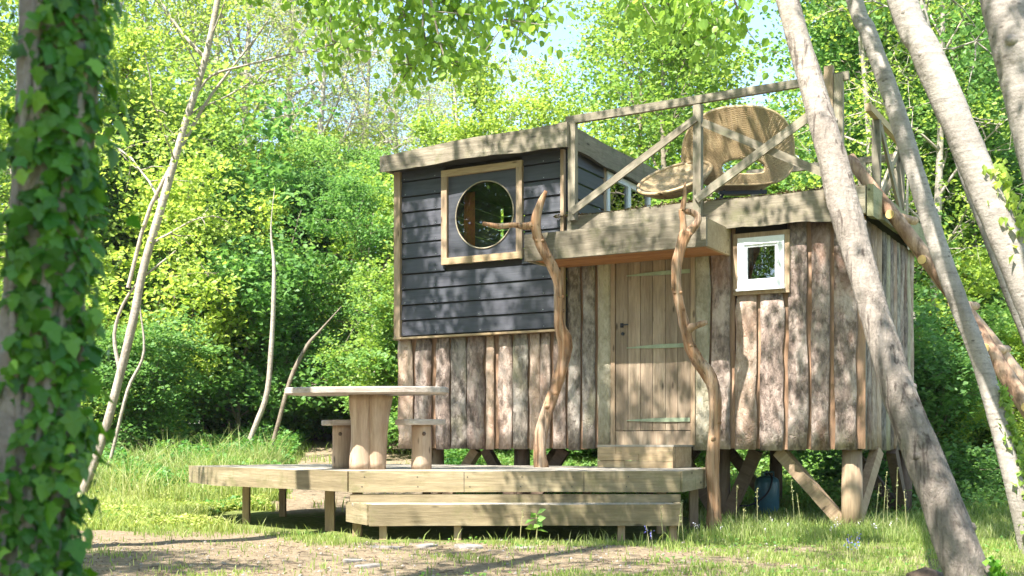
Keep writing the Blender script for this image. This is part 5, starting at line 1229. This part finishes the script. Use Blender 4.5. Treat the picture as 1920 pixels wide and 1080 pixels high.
# dry bits on the path
n = 5000; x = g.uniform(-4, 3, n); y = g.uniform(6.6, 10, n); C = np.stack([x, y, gz(x, y)+.006], 1)
tag(link('leaf_litter', leaf_mesh('leaf_litter', C, .018, M['litter'], up=1.6)), kind='stuff')

g2 = np.random.default_rng(91); mb = MB()
for _ in range(150):
    y = g2.uniform(6.8, 10); x = g2.uniform(-3.6, 2.5); a = g2.uniform(0, 6.28); l_ = g2.uniform(.03, .14); z = gz(x, y)+.006
    add_tube(mb, [(x, y, z), (x+math.cos(a)*l_*.5, y+math.sin(a)*l_*.5, z+.008), (x+math.cos(a+.3)*l_, y+math.sin(a+.3)*l_, z)], [.003, .003, .0015], 4, caps=False)
tag(mb.build('fallen_twigs', M['post_dark']), kind='stuff')
mb = MB()
for _ in range(600):
    y = g2.uniform(6.6, 10); x = g2.uniform(-3.8, 2.2); r0 = g2.uniform(.005, .018); z = gz(x, y)
    mb.add(np.array([(x-r0, y, z), (x, y-r0, z), (x+r0, y, z), (x, y+r0*.8, z), (x+r0*.2, y, z+r0*.8)]), [[0, 1, 4], [1, 2, 4], [2, 3, 4], [3, 0, 4]])
tag(mb.build('pebbles', M['stone']), kind='stuff')
# flat stones in the path
def stone(px, py, w_, seed, label):
    Yk = HC*F/(py-YH); x = X_at(px, Yk); o = disc_slab(w_*.8, w_*.6, -.03, .008+.005*(seed % 3), seed, 14, .12).build('flat_stone', M['stone'], None, loc=(x, Yk, gz(x, Yk)), rot=(R(seed*3 % 5-2), R(seed*5 % 7-3), seed)); tag(o, label, 'stone')
for k, (px, py, w_, lab) in enumerate(((725, 1012, .3, 'flat pale stone sunk in the soil under the left end of the step'), (800, 1010, .24, 'flat stone by the second post of the step'), (880, 1013, .32, 'wide flat stone before the middle of the step'), (980, 1012, .26, 'flat stone in front of the weed by the step'),
    (690, 1045, .22, 'small grey stone in the path left of centre'), (745, 1064, .3, 'grey stone half covered by grass at the bottom of the view'), (830, 1070, .26, 'grey stone at the bottom edge near the middle'), (660, 1035, .18, 'small stone at the left of the stone group'))): stone(px, py, w_, k+3, lab)
o = MB(); add_tube(o, [(-.1, 0, 0), (0, 0, .01), (.12, .02, 0)], [.05, .075, .04], 9, .15, 4); tag(o.build('stone', M['post_dark'], None, True, loc=(X_at(1735, 6.9), 6.9, gz(X_at(1735, 6.9), 6.9)+.02)), 'dark rounded lump on the grass at the foot of the leaning poplar', 'stone')

# tall seed stalks and small flowers
def stalk(px, Yk, h, label, flower=None, seed=0, group=None):
    gg = np.random.default_rng(seed); x = X_at(px, Yk); o = empty('grass_stalk' if not flower else 'wildflower', (x, Yk, gz(x, Yk)), 0, label, 'grass' if not flower else 'flower', group)
    mb = MB(); ln = gg.uniform(-.12, .12)*h; P = [(0, 0, 0), (ln*.3, 0, h*.4), (ln*.7, .01, h*.75), (ln, .02, h)]; add_tube(mb, P, [.003, .0028, .002, .0015], 4, caps=False); mb.build('stem', M['straw'], o)
    if flower:
        mb = MB()
        for j_ in range(6):
            c = np.array((ln*.9+gg.normal(0, .012), gg.normal(0, .012), h*(.7+.055*j_))); V_, Q_, T_ = leaves_np(np.array([c, c, c]), .013, g=gg); mb.add(V_, Q_)
        mb.build('petals', M[flower], o)
    else:
        n_ = 14; t_ = gg.uniform(.6, 1.03, n_); C_ = np.stack([ln*t_+gg.normal(0, .006, n_), gg.normal(0, .006, n_), h*t_], 1); tag(link('seed_head', leaf_mesh('seed_head', C_, .014, M['straw'], up=-.2, dirn=np.array([[0, 0, 1.0]])), o), kind='stuff')
for k, (px, Yk, h) in enumerate(((1380, 10.9, .42), (1420, 10.6, .4), (1490, 10.7, .48), (1502, 10.9, .36), (1640, 10.8, .45), (1655, 10.7, .55), (1664, 10.9, .4), (1680, 10.8, .62), (1700, 10.6, .4), (1390, 9.7, .3), (1270, 9.6, .36), (1282, 9.6, .3), (1243, 9.75, .3), (975, 9.8, .26), (270, 15, .6))):
    stalk(px, Yk, h, 'tall thin grass stalk with a pale seed head in the lawn near the cabin', None, k, 'tall grass stalks near the cabin')
for k, (px, Yk) in enumerate(((1595, 8.2), (1605, 8.6), (1612, 8.0), (1600, 7.6), (1218, 9.0), (1590, 7.9), (1225, 8.7))):
    stalk(px, Yk, .2, 'small blue flower spike standing in the lawn', 'blue_flower', 30+k, 'small blue flower spikes in the lawn')
for k in range(16):
    px = g.uniform(1290, 1720); stalk(px, g.uniform(9.5, 11.5), .12, 'tiny white flower in the lawn before the cabin stilts', 'white_flower', 60+k, 'tiny white flowers in the lawn')
# weed with broad leaves before the step
wd = empty('weed', (X_at(1005, 9.7), 9.7, gz(X_at(1005, 9.7), 9.7)), 0, 'broad-leaved weed growing up in front of the long step', 'plant')
mb = MB(); add_tube(mb, [(0, 0, 0), (.01, 0, .12), (0, 0, .24)], [.005, .004, .003], 5); mb.build('stem', M['straw'], wd)
for k in range(9):
    az = k*2.4; z = .08+.02*k; d = Vector((math.cos(az), math.sin(az), .35)); C_ = np.array([d*.05+Vector((0, 0, z))]); V_, Q_, T_ = leaves_np(C_, .1, dirn=np.array([list(d*3)]), g=np.random.default_rng(k)); mb = MB(); mb.add(V_, Q_, .8); mb.build('leaf', M['cover'], wd)

# ------------------------------------------------------------------ thin summer haze in the air
hz = MB(); hz.box((0, 30, 14), (150, 160, 32)); m, nt, p = mat('haze_air'); nt.nodes.remove(p)
pv = nt.nodes.new('ShaderNodeVolumePrincipled'); pv.inputs['Density'].default_value = .00035; pv.inputs['Color'].default_value = (.93, .96, 1, 1); pv.inputs['Anisotropy'].default_value = .3
nt.links.new(pv.outputs[0], nt.nodes['Material Output'].inputs['Volume']); tag(hz.build('haze', m), kind='stuff')
